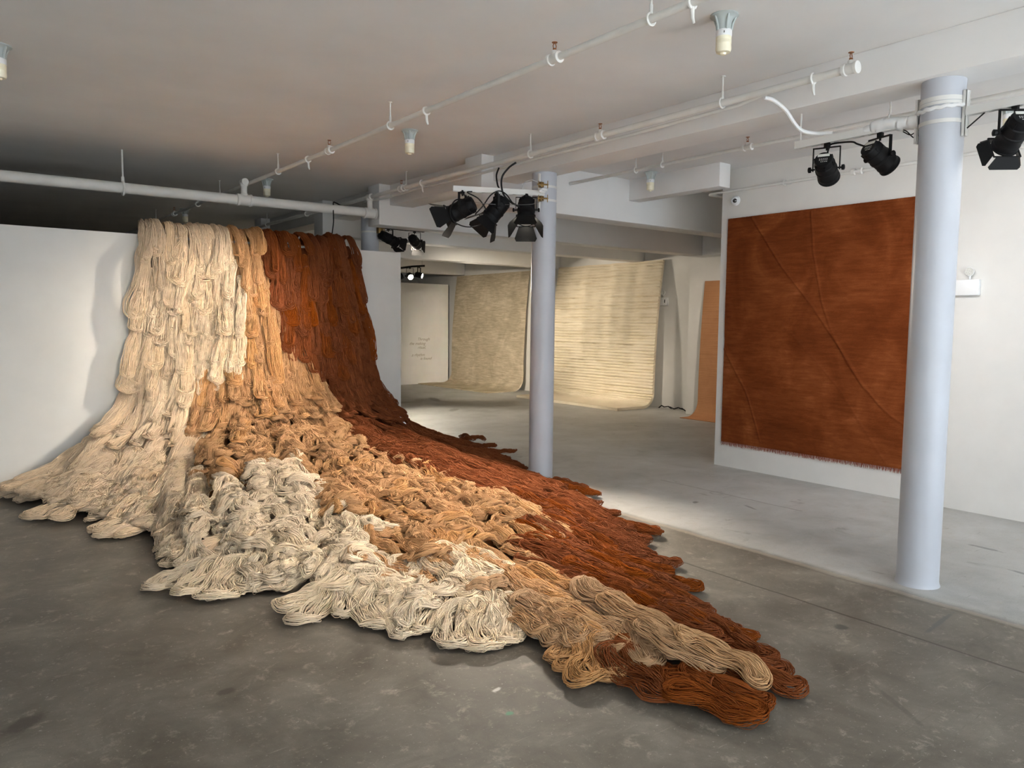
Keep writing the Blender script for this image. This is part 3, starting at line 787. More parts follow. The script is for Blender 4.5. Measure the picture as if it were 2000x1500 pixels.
# ------------------------------------------------------------------ cables
def cable(name, pts, r, mat, label, cat='cable'):
    P = np.array(pts, float)
    # Catmull-Rom
    Q = np.vstack([2 * P[0] - P[1], P, 2 * P[-1] - P[-2]]); out = []
    for i in range(1, len(Q) - 2):
        for t in np.linspace(0, 1, 9)[:-1]:
            p0, p1, p2, p3 = Q[i - 1:i + 3]
            out.append(.5 * ((2 * p1) + (-p0 + p2) * t + (2 * p0 - 5 * p1 + 4 * p2 - p3) * t * t + (-p0 + 3 * p1 - 3 * p2 + p3) * t ** 3))
    out.append(P[-1])
    o = MB().tube([tuple(q) for q in out], r, 8).build(name, M[mat], origin=out[0])
    tag(o, label, cat); return o
cable('power_cable', [(4.45, 6.02, 3.08), (4.40, 5.99, 3.0), (4.37, 5.93, 2.9), (4.37, 5.90, 2.86)], .008, 'cable', 'short black cable dropping straight onto the middle of the column rail')
cable('power_cable', [(4.45, 5.75, 3.09), (4.40, 5.80, 3.04), (4.36, 5.85, 2.95), (4.38, 5.86, 2.82), (4.44, 5.83, 2.74), (4.52, 5.79, 2.70), (4.58, 5.77, 2.69)], .009, 'cable', 'black cable curving from the ceiling pipe to the lamp beside the middle column')
cable('power_cable', [(4.05, 6.0, 2.74), (3.95, 6.02, 2.72), (3.90, 6.03, 2.62), (3.93, 6.0, 2.52), (4.05, 5.95, 2.48), (4.18, 5.90, 2.52), (4.22, 5.89, 2.62), (4.15, 5.92, 2.74), (4.06, 5.98, 2.80), (4.10, 5.96, 2.81)], .006, 'cable', 'black cable looped round the left barn-door lamp')
cable('power_cable', [(4.12, 5.94, 2.60), (4.18, 5.90, 2.68), (4.24, 5.86, 2.78), (4.32, 5.84, 2.825), (4.40, 5.83, 2.80), (4.46, 5.80, 2.72), (4.55, 5.76, 2.67)], .006, 'cable', 'black cable arching over the middle barn-door lamp')
cable('safety_wire', [(4.05, 5.97, 2.72), (4.2, 5.88, 2.70), (4.4, 5.78, 2.70), (4.6, 5.69, 2.715), (4.72, 5.67, 2.76)], .0022, 'steel', 'thin steel safety wire slung between the three barn-door lamps', 'wire')
cable('safety_wire', [(4.54, 5.78, 2.86), (4.56, 5.76, 2.92), (4.62, 5.72, 2.945), (4.68, 5.70, 2.92), (4.71, 5.69, 2.88)], .0022, 'steel', 'thin wire loop above the rail beside the middle column', 'wire')
cable('power_cable', [(4.88, 2.88, 2.74), (4.87, 2.86, 2.79), (4.86, 2.83, 2.81), (4.86, 2.70, 2.80), (4.87, 2.66, 2.78), (4.87, 2.58, 2.745), (4.87, 2.52, 2.74)], .006, 'cable', 'black cable sagging between the two can lamps of the near rail')
cable('power_cable', [(4.85, 2.40, 2.82), (4.84, 2.34, 2.80), (4.84, 2.29, 2.75), (4.845, 2.265, 2.76), (4.845, 2.26, 2.81)], .0035, 'cable', 'thin black cable loops between the right can lamp and the near column')
cable('power_cable', [(4.85, 2.36, 2.80), (4.84, 2.31, 2.77), (4.84, 2.275, 2.785), (4.845, 2.262, 2.79)], .0035, 'cable', 'thin black cable crossing the loops at the near column edge')
cable('conduit', [(4.44, 3.08, 3.09), (4.52, 3.06, 3.08), (4.60, 3.02, 3.02), (4.66, 2.99, 2.94), (4.72, 2.97, 2.90), (4.80, 2.92, 2.885), (4.84, 2.82, 2.875)], .013, 'plastic', 'white wrapped cable hanging from the beam-side pipe to the near rail')
cable('support_cord', [(3.82, 8.44, 2.52), (3.84, 8.47, 2.62), (3.90, 8.56, 2.78), (3.93, 8.63, 2.99), (3.97, 8.65, 3.005), (4.05, 8.68, 2.985), (4.14, 8.70, 2.96)], .007, 'cable', 'black cord rising from the rust yarn top over the thick cross pipe', 'cord')

# ------------------------------------------------------------------ wall fittings
def emergency(x, y0, y1, z0, z1, label, heads, hr, hz):
    e = empty('emergency_light', (x, (y0 + y1) / 2, z0)); tag(e, label, 'emergency light', 'two-head emergency lights')
    add(e, MB().box(x - .055, x, y0, y1, z0, z1, bevel=.006), 'battery_box', M['plastic'])
    for y in heads:
        T = Matrix.Translation((x - .045, y, hz)) @ Matrix.Rotation(-PI / 2, 4, 'Y') @ Matrix.Rotation(.15, 4, 'X')
        h = add(e, MB().lathe([(hr * .3, -.03), (hr * .8, -.02), (hr, 0), (hr, .012), (hr * .93, .016)], T, 24, caps=False).tube([(x - .03, y, z1 - .004), (x - .035, y, hz - hr * .6)], .009, 8), 'lamp_head', M['plastic'])
        l = MB().lathe([(.0005, .012), (hr * .92, .013)], T, 24, caps=False)
        for i in range(12):
            a = i * 2.4; q = hr * .85 * math.sqrt((i + .5) / 12)
            l.lathe([(hr * .10, .013), (hr * .09, .019), (.0005, .021)], T @ Matrix.Translation((q * math.cos(a), q * math.sin(a), 0)), 8, caps=False)
        lo = l.build('led_face', M['sticker']); lo.parent = h
    return e
emergency(7.13, 2.745, 3.06, 1.87, 2.005, 'white two-head emergency light on the wall, right of the near column', (2.825, 2.975), .038, 2.07)
emergency(11.211, 9.72, 9.985, 1.95, 2.10, 'white two-head emergency light on the far wall beside the ivory ribbed rug', (9.82, 9.95), .05, 2.19)
add(bpy.data.objects['emergency_light.001'], MB().box(11.150, 11.156, 9.76, 9.775, 2.0, 2.06), 'indicator', M['black'])
e = empty('security_camera', (7.13, 5.255, 2.955)); tag(e, 'small white dome security camera on the wall above the rust rug corner', 'security camera')
T = Matrix.Translation((7.13, 5.255, 2.955)) @ Matrix.Rotation(-PI / 2, 4, 'Y')
add(e, MB().lathe([(.052, 0), (.052, .012), (.044, .02)], T, 28), 'mount_ring', M['plastic'])
T2 = Matrix.Translation((7.105, 5.255, 2.955)) @ (Vector((-.80, -.55, -.15)).normalized()).to_track_quat('Z', 'Y').to_matrix().to_4x4()
add(e, MB().lathe([(.036, -.02), (.042, 0), (.040, .018), (.030, .032), (.024, .036)], T2, 28), 'dome', M['plastic'])
add(e, MB().lathe([(.0005, .0385), (.019, .0375), (.023, .036)], T2, 20, caps=False), 'camera_lens', M['darklens'])
# clutter at the foot of the far wall
o = MB()
rc = random.Random(5)
pts = [(11.0 + rc.uniform(-.06, .06), 9.72 - i * .055, .012 + abs(math.sin(i * 1.3)) * .05) for i in range(14)]
o.tube(pts, .012, 6)
tag(o.build('cable_tangle', M['cable'], origin=(11.0, 9.3, 0)), 'dark cable tangle lying at the foot of the far wall beside the white panel', 'cable')

# ------------------------------------------------------------------ the yarn heap: a flow surface from the partition top to the floor
# a runs round the heap from the left tail (0) to the back right tail (1); s is arc length from the front top edge of the partition
OUT = [(0.0, .25, 7.93), (.08, .62, 6.98), (.15, .95, 6.25), (.22, 1.22, 5.68), (.3, 1.12, 4.84), (.38, 1.26, 4.33), (.46, 1.48, 3.86), (.53, 1.75, 3.46), (.6, 1.95, 3.08), (.66, 2.3, 2.8), (.71, 2.34, 2.4), (.76, 2.6, 1.9), (.8, 2.9, 1.9), (.84, 3.2, 2.35), (.88, 3.62, 3.0), (.92, 4.16, 3.75), (.95, 4.66, 4.98), (.98, 5.35, 6.7), (1.0, 5.60, 8.2)]
OUT = np.array(OUT)
NA, NS = 201, 300
HANG = np.array([(0, 2.49), (.06, 2.38), (.11, 2.16), (.15, 1.85), (.20, 1.5), (.26, 1.2), (.36, .92), (.52, .70)])
TAIL_C = np.array([(.80, .55), (1.2, .45), (2.0, .33), (3.0, .21), (4.2, .11)])
TAIL_S = np.array([(.66, .36), (.9, .22), (1.2, .15)])
def sstep(x, a, b):
    t = np.clip((x - a) / (b - a), 0, 1); return t * t * (3 - 2 * t)
ag = np.linspace(0, 1, NA)
EX = np.interp(ag, OUT[:, 0], OUT[:, 1]); EY = np.interp(ag, OUT[:, 0], OUT[:, 2])
def blur(v, n):
    for _ in range(n):
        v = v.copy(); v[1:-1] = (v[:-2] + 2 * v[1:-1] + v[2:]) / 4
    return v
EX = blur(EX, 14); EY = blur(EY, 14)
TF = np.interp(ag, [0, .22, .77, 1], [0, .30, .62, 1])
TX = 1.76 + TF * (4.02 - 1.76)
TY = 8.36
LL = np.hypot(EX - TX, EY - TY); EX = EX + (TX - EX) * .17 / LL; EY = EY + (TY - EY) * .17 / LL
SURF = np.zeros((NA, NS, 3)); STOT = np.zeros(NA)
for i, a in enumerate(ag):
    dx, dy = EX[i] - TX[i], EY[i] - TY
    L = math.hypot(dx, dy); d = np.array([dx, dy]) / L
    c = min(1, max(0, (L - 1.7) / 2.2)) * 1.0
    side = 1 - c
    rz = [(-.30, 2.05), (-.26, 2.34), (-.20, 2.49), (-.12, 2.525), (-.05, 2.52)]
    for (r, z) in HANG:
        rz.append((r * (1 - .12 * side), z - side * .22 * sstep(np.array(2.4 - z), 0, 1.4)))
    tl_c = TAIL_C if L > 4.4 else TAIL_C * np.array([[L / 4.6, 1]])
    for (r, z) in tl_c:
        zs = np.interp(r, TAIL_S[:, 0], TAIL_S[:, 1])
        zz = z * c + zs * side
        if r > rz[-1][0] + .05 and r < L - .35: rz.append((r, min(zz, rz[-1][1] - .004)))
    rz.append((L - .15, .06)); rz.append((L + .06, .022)); rz.append((L + .5, .010))
    rz = np.array(rz)
    # smooth profile
    q = np.r_[0, np.cumsum(np.hypot(np.diff(rz[:, 0]), np.diff(rz[:, 1])))]
    qq = np.linspace(0, q[-1], NS * 2)
    r = np.interp(qq, q, rz[:, 0]); z = np.interp(qq, q, rz[:, 1])
    r, z = blur(r, 60), blur(z, 60)
    m = sstep(r, 0, .16)
    bx = TX[i] + np.where(r > 0, r * m * d[0], 0)
    by = TY - np.where(r > 0, r * ((1 - m) * 1.0 + m * (-d[1])), r)
    # side lines still stand off the wall
    by = np.minimum(by, np.where(r > .0, TY - np.minimum(r, .10), 99))
    P = np.stack([bx, by, z], 1)
    sl = np.r_[0, np.cumsum(np.linalg.norm(np.diff(P, axis=0), axis=1))]
    i0 = np.argmin(np.abs(r)); s_off = sl[i0]
    STOT[i] = np.interp(L + .02, r[i0:], sl[i0:]) - s_off
    # resample: column j -> s in [-.45, STOT+.4]
    sj = np.linspace(-.42, STOT[i] + .36, NS)
    for kx in range(3): SURF[i, :, kx] = np.interp(sj + s_off, sl, P[:, kx])
# lumps so that the heap is not a smooth skirt
Ag, Jg = np.meshgrid(ag, np.linspace(0, 1, NS), indexing='ij')
lump = np.zeros((NA, NS))
_r = np.random.default_rng(3)
for _ in range(26):
    fa, fj, p0, p1 = _r.uniform(3, 26), _r.uniform(2, 9), _r.uniform(0, 6.3), _r.uniform(0, 6.3)
    lump += np.sin(fa * Ag * 2 * PI / 2 + p0) * np.sin(fj * Jg * 2 * PI / 2 + p1)
lump *= .012
da = np.gradient(SURF, axis=0); dj = np.gradient(SURF, axis=1)
NRM = np.cross(dj, da); NRM /= np.linalg.norm(NRM, axis=2, keepdims=True) + 1e-9
if NRM[NA // 2, NS // 2, 2] < 0: NRM = -NRM
for _ in range(5):
    NRM[1:-1] = (NRM[:-2] + 2 * NRM[1:-1] + NRM[2:]) / 4
    NRM[:, 1:-1] = (NRM[:, :-2] + 2 * NRM[:, 1:-1] + NRM[:, 2:]) / 4
NRM /= np.linalg.norm(NRM, axis=2, keepdims=True) + 1e-9
edge = sstep(Jg, .04, .2) * (1 - sstep(Jg, .8, .96))
SURF += NRM * (lump * edge)[..., None]
DA = np.linalg.norm(np.gradient(SURF, ag, axis=0), axis=2)      # metres per unit a
def s2j(a, s):
    st = np.interp(a, ag, STOT); return (s + .42) / (st + .78)
def samp(G, a, s):
    a = np.clip(a, 0, 1); j = np.clip(s2j(a, s), 0, 1)
    x = a * (NA - 1); y = j * (NS - 1)
    i0 = np.clip(np.floor(x).astype(int), 0, NA - 2); j0 = np.clip(np.floor(y).astype(int), 0, NS - 2)
    u = x - i0; w = y - j0
    if G.ndim == 3: u = u[..., None]; w = w[..., None]
    return G[i0, j0] * (1 - u) * (1 - w) + G[i0 + 1, j0] * u * (1 - w) + G[i0, j0 + 1] * (1 - u) * w + G[i0 + 1, j0 + 1] * u * w

# ------------------------------------------------------------------ colour zones of the heap, in (a, share of the way down)
CREAM_Z = [(0.3, 0), (0.315, 0.127), (0.43, 0.181), (0.41, 0.258), (0.29, 0.334), (0.165, 0.405), (0.16, 0.475), (0.205, 0.508), (0.27, 0.592), (0.295, 0.679), (0.31, 0.722), (0.36, 0.676), (0.425, 0.589), (0.485, 0.572), (0.6, 0.525), (0.6, 0.609), (0.57, 0.689), (0.605, 0.739), (0.695, 0.682), (0.63, 0.763), (0.565, 0.863), (0.61, 0.843), (0.635, 0.853), (0.66, 0.843), (0.725, 0.783), (0.755, 0.763), (0.665, 0.913), (0.685, 0.92), (0.69, 0.936), (0.68, 0.96), (0.68, 1.05), (-0.1, 1.05), (-0.1, -0.1), (0.3, -0.1)]
RUST_Z = [(0.6, -0.1), (0.605, 0.0), (0.61, 0.04), (0.64, 0.11), (0.7, 0.167), (0.825, 0.211), (0.86, 0.294), (0.83, 0.401), (0.86, 0.515), (0.87, 0.652), (0.88, 0.746), (0.885, 0.809), (0.845, 0.783), (0.79, 0.786), (0.785, 0.819), (0.785, 0.853), (0.775, 0.88), (0.77, 0.94), (0.79, 0.983), (0.79, 1.05), (1.1, 1.05), (1.1, -0.1)]
def inpoly(x, y, poly):
    P = np.array(poly); c = np.zeros(np.shape(x), bool); n = len(P)
    for i in range(n):
        (x0, y0), (x1, y1) = P[i], P[(i + 1) % n]
        if y0 == y1: continue
        h = ((y0 > y) != (y1 > y)) & (x < (x1 - x0) * (y - y0) / (y1 - y0) + x0)
        c ^= h
    return c
def zone(a, j):
    """0 cream, 1 pale, 2 tan, 3 beige tan, 4 rust"""
    a = np.asarray(a, float); j = np.asarray(j, float)
    z = np.where(j > .86, 3, 2)
    cr = inpoly(a, j, CREAM_Z)
    z = np.where(cr, np.where((a > .31) & (j > .56), 1, 0), z)
    z = np.where(inpoly(a, j, RUST_Z) & ~cr, 4, z)
    return z
YM = [M['cream'], M['pale'], M['tan'], M['beige'], M['rust']]
ZN = ['cream', 'pale undyed', 'tan', 'beige-tan', 'rust-brown']

RG = np.random.default_rng(21)
TS = 3      # sides of one strand
def loops(P, N, w, nb, ns, rs, rope, h, rng, pinch=None, twist=1.0, wisps=2, ragged=.07, wander=1.0, taper=0.0):
    """strands of one hank along the path P with normals N: nested loops, each a loose rope of strands"""
    sl = np.r_[0, np.cumsum(np.linalg.norm(np.diff(P, axis=0), axis=1))]; L = sl[-1]
    T = np.gradient(P, axis=0); T /= np.linalg.norm(T, axis=1, keepdims=True)
    N = N - (N * T).sum(1, keepdims=True) * T; N /= np.linalg.norm(N, axis=1, keepdims=True)
    B = np.cross(N, T)
    nA, nC = 14, 9
    allV = []
    prof_n = rng.uniform(0, 6.3, 4)
    for b in range(nb):
        rho = min(1, (b + .55) / nb + rng.uniform(-.1, .1)); hw = rho * w / 2
        e0 = rng.uniform(0, ragged) * L * .6; e1 = rng.uniform(0, ragged) * L + (1 - rho) * w * .25
        q0, q1 = e0 + hw * .8, L - e1 - hw * .8
        if q1 - q0 < .05: q0, q1 = L * .3, L * .7
        arm = np.linspace(q0, q1, nA); ph = np.linspace(0, PI, nC + 2)[1:-1]
        s = np.r_[arm, q1 + hw * .8 * np.sin(ph), arm[::-1], q0 - hw * .8 * np.sin(ph)]
        lat = np.r_[-hw * np.ones(nA), -hw * np.cos(ph), hw * np.ones(nA), hw * np.cos(ph)]
        x = s / L
        wid = 1 - taper * (1 - sstep(x, .0, .62)) + .10 * np.sin(x * 5 + prof_n[0]) + .07 * np.sin(x * 13 + prof_n[1])
        if pinch is not None: wid = wid * (1 - .55 * np.exp(-((s - pinch) / .05) ** 2))
        # the two arms wander separately
        a0, a1, a2 = rng.uniform(0, 6.3, 3)
        sgn = np.sign(lat)
        lat = lat * wid + wander * (.020 * w / .18 * np.sin(x * 7 + a0 + sgn) + .009 * np.sin(x * 17 + a1 + 2 * sgn))
        u = np.clip(np.abs(lat) / (w / 2), 0, 1)
        eta = rope + h * np.sqrt(np.clip(1 - u * u * .85, 0, 1)) * rng.uniform(.55, 1.0) + .008 * np.sin(x * 11 + a2 + sgn)
        if pinch is not None: eta = eta + .012 * np.exp(-((s - pinch) / .05) ** 2)
        eta = np.maximum(eta, rope * .8)
        sc = np.clip(s, 0, L)
        g = lambda A: np.stack([np.interp(sc, sl, A[:, i]) for i in range(3)], 1)
        Pc, Bc, Nc, Tc = g(P), g(B), g(N), g(T)
        C = Pc + Tc * (s - sc)[:, None] + Bc * lat[:, None] + Nc * eta[:, None]
        m = len(C)
        t = np.roll(C, -1, 0) - np.roll(C, 1, 0); t /= np.linalg.norm(t, axis=1, keepdims=True) + 1e-9
        n1 = Nc - (Nc * t).sum(1, keepdims=True) * t; n1 /= np.linalg.norm(n1, axis=1, keepdims=True) + 1e-9
        b1 = np.cross(t, n1)
        K = ns + (wisps if b >= nb - 2 else 0)
        th0 = -2.3 + 4.6 * (np.arange(K) % ns + .5) / ns + rng.uniform(-.25, .25, K)
        rk = rope * rng.uniform(.62, 1.05, K); rk[ns:] = rope * rng.uniform(1.0, 1.5, K - ns)
        tw = rng.uniform(-1, 1) * twist * .9
        idx = np.arange(m) / m
        th = th0[:, None] + tw * np.sin(idx * 2 * PI + a0)[None] + .25 * np.sin(idx * 2 * PI * rng.integers(2, 6, K)[:, None] + rng.uniform(0, 6.3, K)[:, None])
        am = np.full(K, .0034); am[ns:] = .010
        rr = rk[:, None] + am[:, None] * np.sin(idx[None] * 2 * PI * rng.integers(3, 13, K)[:, None] + rng.uniform(0, 6.3, K)[:, None])
        S_ = C[None] + n1[None] * (rr * np.cos(th))[..., None] + b1[None] * (rr * np.sin(th))[..., None]
        rad = np.full(K, rs) * rng.uniform(.8, 1.2, K); rad[ns:] = rs * .5
        ang = np.arange(TS) * 2 * PI / TS + .4
        V = S_[:, :, None, :] + rad[:, None, None, None] * (n1[None, :, None, :] * np.cos(ang)[None, None, :, None] + b1[None, :, None, :] * np.sin(ang)[None, None, :, None])
        allV.append(V.reshape(K, m * TS, 3).reshape(-1, 3))
    V = np.concatenate(allV)
    return V
MLOOP = 2 * (14 + 9)
_i = np.arange(MLOOP)[:, None] * TS; _k = np.arange(TS)[None]
_n = ((np.arange(MLOOP) + 1) % MLOOP)[:, None] * TS
LOOPF = np.stack([_i + _k, _i + (_k + 1) % TS, _n + (_k + 1) % TS, _n + _k], -1).reshape(-1, 4)
def loop_faces(nv):
    c = nv // (MLOOP * TS)
    return (LOOPF[None] + (np.arange(c) * MLOOP * TS)[:, None, None]).reshape(-1, 4)

SK = []     # every hank: dict(V, zone, row, kind, mid, ...)
def surf_path(a, s, psi, L, n, curl, rng, lift0, lift1, wave=0.0):
    """walk over the heap from (a, s), heading psi off the downhill flow"""
    ds = L / (n - 1); A = np.zeros(n); S_ = np.zeros(n)
    c0, c1 = rng.normal(0, curl), rng.uniform(0, 6.3)
    f = rng.uniform(1.0, 2.2) * (1.5 if curl > .5 else 1)
    for i in range(n):
        A[i], S_[i] = a, s
        p = psi + c0 * math.sin(i / (n - 1) * PI * f + c1)
        m = max(.35, float(samp(DA, np.array([a]), np.array([s]))[0]))
        a = min(.999, max(.001, a + math.sin(p) * ds / m)); s = s + math.cos(p) * ds
    P = samp(SURF, A, S_); N = samp(NRM, A, S_)
    x = np.linspace(0, 1, n)
    off = lift0 + (lift1 - lift0) * x + wave * (.5 + .5 * np.sin(x * PI * rng.uniform(2, 4.5) + rng.uniform(0, 6.3)))
    P = P + N * off[:, None]
    return P, N, A, S_
def clear_of_columns(P, r=.2):
    for (cx_, cy_) in ((CX, 5.83),):
        if np.min(np.hypot(P[:, 0] - cx_, P[:, 1] - cy_)) < r: return False
    return True
def add_hank(P, N, w, z, row, kind, rng, nb=4, ns=9, rs=.0029, rope=None, h=.028, pinch=None, twist=.6, ragged=.08, wander=1.0, taper=0.0):
    if nb == 4 and w < .125: nb = 3
    if rope is None: rope = min(.019, .60 * w / (2 * nb) + .004)
    dist = float(np.linalg.norm(P[len(P) // 2] - np.array([0, 0, 1.6])))
    rs = float(np.interp(dist, [2.5, 4, 6, 9], [.0020, .0023, .0029, .0036])); ns = int(round(np.interp(dist, [2.5, 4, 6, 9], [15, 13, 9, 7])))
    V = loops(P, N, w, nb, ns, rs, rope, h, rng, pinch, twist, 3 if dist < 4.5 else 1, ragged, wander, taper).astype(np.float32)
    V[:, 2] = np.maximum(V[:, 2], .003)
    pi_ = None
    SK.append(dict(V=V, z=int(z), row=row, kind=kind, mid=P[len(P) // 2], P=P, N=N, w=w, pinch=pinch, h=h))

# hanging rows: shingled over one another
row = 0
s0 = -.33
while s0 < 1.95:
    at = (.12 if row == 0 else s0 + .25)
    dens = samp(DA, ag, np.full(NA, at)); cum = np.r_[0, np.cumsum((dens[1:] + dens[:-1]) / 2 * np.diff(ag))]
    n = int(cum[-1] / (.093 if row else .100))
    for i in range(n):
        c = (i + .5 + RG.uniform(-.2, .2)) / n * cum[-1]
        a = float(np.interp(c, cum, ag)); L = RG.uniform(.54, .84) if row == 0 else RG.uniform(.46, .74)
        s = s0 + RG.uniform(-.03, .03) if row == 0 else s0 + RG.uniform(-.11, .11)
        w = RG.uniform(.08, .13) if RG.random() < .8 else RG.uniform(.13, .18)
        P, N, A, S_ = surf_path(a, s, RG.normal(0, .07), L, 22, .05, RG, .0, RG.uniform(.045, .085))
        zz = zone(A[11], s2j(A[11], S_[11]))
        add_hank(P, N, w, zz, row, 'hang', RG, pinch=(RG.uniform(.1, .16) if RG.random() < .25 and row else None), h=RG.uniform(.035, .06), wander=.38, taper=RG.uniform(.25, .5), ragged=.12)
    row += 1
    s0 += .27 if row > 1 else .40
HANG_ROWS = row
# spreading rows over the slope and the floor
smax = STOT.max()
s0 = 1.95
while s0 < smax - .1:
    ok = STOT > s0 + .34
    dens = samp(DA, ag, np.full(NA, s0 + .2)) * ok; cum = np.r_[0, np.cumsum((dens[1:] + dens[:-1]) / 2 * np.diff(ag))]
    n = int(cum[-1] / .105)
    for i in range(n):
        c = (i + .5 + RG.uniform(-.4, .4)) / n * cum[-1]
        a = float(np.interp(c, cum, ag)); s = s0 + RG.uniform(-.12, .12)
        j = float(s2j(np.array(a), np.array(s)))
        z0 = int(zone(a, j))
        mess = 1.0 if (z0 in (1, 2) and s > 2.3) else (.75 if z0 == 3 and a < .66 else (.27 if z0 == 4 else .16))
        if s < 2.3: mess = min(mess, .45)
        if z0 in (2, 3) and a > .6 and j > .74: mess = .12
        st = float(np.interp(a, ag, STOT))
        L = RG.uniform(.32, .50) if mess > .5 else RG.uniform(.48, .78)
        psi = RG.normal(0, .95 * mess)
        L = min(L, max(.26, (st - s - .14) / max(.35, math.cos(psi)) + .05)) if math.cos(psi) > .2 else L
        w = RG.uniform(.075, .12) if mess > .5 else RG.uniform(.105, .175)
        P, N, A, S_ = surf_path(a, s, psi, L, 22, 1.15 * mess, RG, RG.uniform(-.01, .02), RG.uniform(-.01, .02), RG.uniform(.0, .05) * (mess if mess > .3 else .3))
        if mess > .5: P = P + N * RG.uniform(-.03, .02)
        if not clear_of_columns(P, .12 + w * .6): continue
        zz = zone(A[11], s2j(A[11], S_[11]))
        add_hank(P, N, w, zz, row, 'heap', RG, pinch=(RG.uniform(.12, .3) if RG.random() < .3 else None), h=RG.uniform(.018, .042), twist=.6 + mess, wander=(1.0 if mess > .5 else .5))
    row += 1; s0 += .20
# outermost hanks, lying with their tips on the bare floor
EDGE = [(0.27,7.91,0.87,8.22,0.22,'c'),(0.5,7.94,1.21,8.57,0.2,'c'),(0.57,7.63,1.06,7.95,0.16,'c'),(0.6,6.89,1.08,7.54,0.2,'c'),(0.7,6.71,1.09,7.08,0.16,'c'),(0.93,6.59,1.33,6.91,0.15,'c'),(0.91,6.24,1.41,6.53,0.15,'c'),(0.92,6.03,1.23,6.23,0.13,'c'),(1.04,5.98,1.46,6.29,0.14,'c'),(1.18,6.08,1.53,6.34,0.14,'c'),(1.21,5.61,1.5,5.65,0.12,'c'),(1.13,5.11,1.47,5.36,0.13,'c'),(1.19,4.94,1.48,5.14,0.14,'c'),(0.95,4.66,1.25,4.79,0.18,'p'),(1.07,4.45,1.36,4.71,0.2,'p'),(1.22,4.28,1.49,4.67,0.22,'p'),(1.38,4.33,1.67,4.73,0.2,'p'),(1.5,4.35,1.67,4.28,0.13,'p'),(1.6,4.24,1.8,4.28,0.13,'p'),(1.45,3.94,1.77,3.97,0.2,'p'),(1.48,3.68,1.87,4.12,0.2,'p'),(1.69,3.63,1.93,4.01,0.15,'p'),(1.74,3.53,1.95,3.85,0.18,'p'),(1.76,3.4,1.97,3.73,0.22,'p'),(1.85,3.37,2.04,3.68,0.16,'p'),(1.81,3.24,2.06,3.57,0.15,'p'),(1.9,3.2,2.13,3.52,0.18,'p'),(2.05,3.22,2.22,3.5,0.16,'p'),(1.94,2.98,2.21,3.28,0.18,'p'),(2.04,2.88,2.3,3.26,0.2,'p'),(2.18,2.86,2.35,3.09,0.15,'p'),(2.25,2.89,2.37,3.12,0.12,'p'),(2.36,2.8,2.39,2.96,0.12,'p'),(2.4,2.9,2.69,3.31,0.15,'t'),(2.37,3.01,2.66,3.43,0.14,'t'),(2.31,3.09,2.65,3.55,0.13,'t'),(2.48,2.87,2.76,3.26,0.14,'t'),(2.33,2.68,2.5,2.86,0.15,'t'),(2.26,2.53,2.48,2.75,0.14,'t'),(2.26,2.43,2.46,2.65,0.14,'t'),(2.24,2.3,2.47,2.53,0.18,'t'),(2.33,2.29,2.54,2.52,0.16,'t'),(2.79,1.84,2.7,2.21,0.16,'b'),(2.77,2.25,2.76,2.77,0.2,'b'),(2.73,2.02,2.65,2.42,0.17,'b'),(2.71,2.47,2.83,3.01,0.18,'b'),(2.4,2.03,2.5,2.39,0.2,'r'),(2.52,2.05,2.54,2.28,0.17,'r'),(2.6,1.68,2.47,1.99,0.2,'r'),(2.58,1.74,2.52,2.02,0.18,'r'),(2.71,1.72,2.66,1.98,0.16,'r'),(2.93,1.71,2.88,1.92,0.17,'r'),(3.03,1.85,2.93,2.07,0.17,'r'),(3.04,1.97,3.09,2.31,0.17,'r'),(3.17,2.14,3.11,2.39,0.16,'r'),(3.24,2.27,3.14,2.51,0.16,'r'),(3.32,2.51,3.26,2.79,0.15,'r'),(3.62,2.81,3.54,3.04,0.14,'r'),(3.89,3.19,3.7,3.4,0.13,'r'),(3.71,3.18,3.66,3.5,0.14,'r'),(4.33,3.73,4.2,4.13,0.15,'r'),(4.07,3.63,3.95,3.99,0.15,'r'),(3.93,3.73,3.9,4.1,0.15,'r'),(4.44,4.28,4.36,4.77,0.15,'r'),(4.79,4.93,4.75,5.43,0.15,'r'),(4.47,4.69,4.43,5.2,0.15,'r'),(4.85,5.14,4.85,5.59,0.13,'r'),(5.14,5.63,4.98,5.81,0.12,'r'),(5.63,7.2,5.34,7.43,0.14,'r'),(5.71,7.7,5.31,7.82,0.13,'r'),(5.93,8.32,5.6,8.77,0.13,'r'),(5.9,8.73,5.59,9.01,0.13,'r'),(5.6,8.07,5.26,8.35,0.13,'r')]
ZC = {'c': 0, 'p': 1, 't': 2, 'b': 3, 'r': 4}
flr = SURF[:, NS // 3:].reshape(-1, 3)
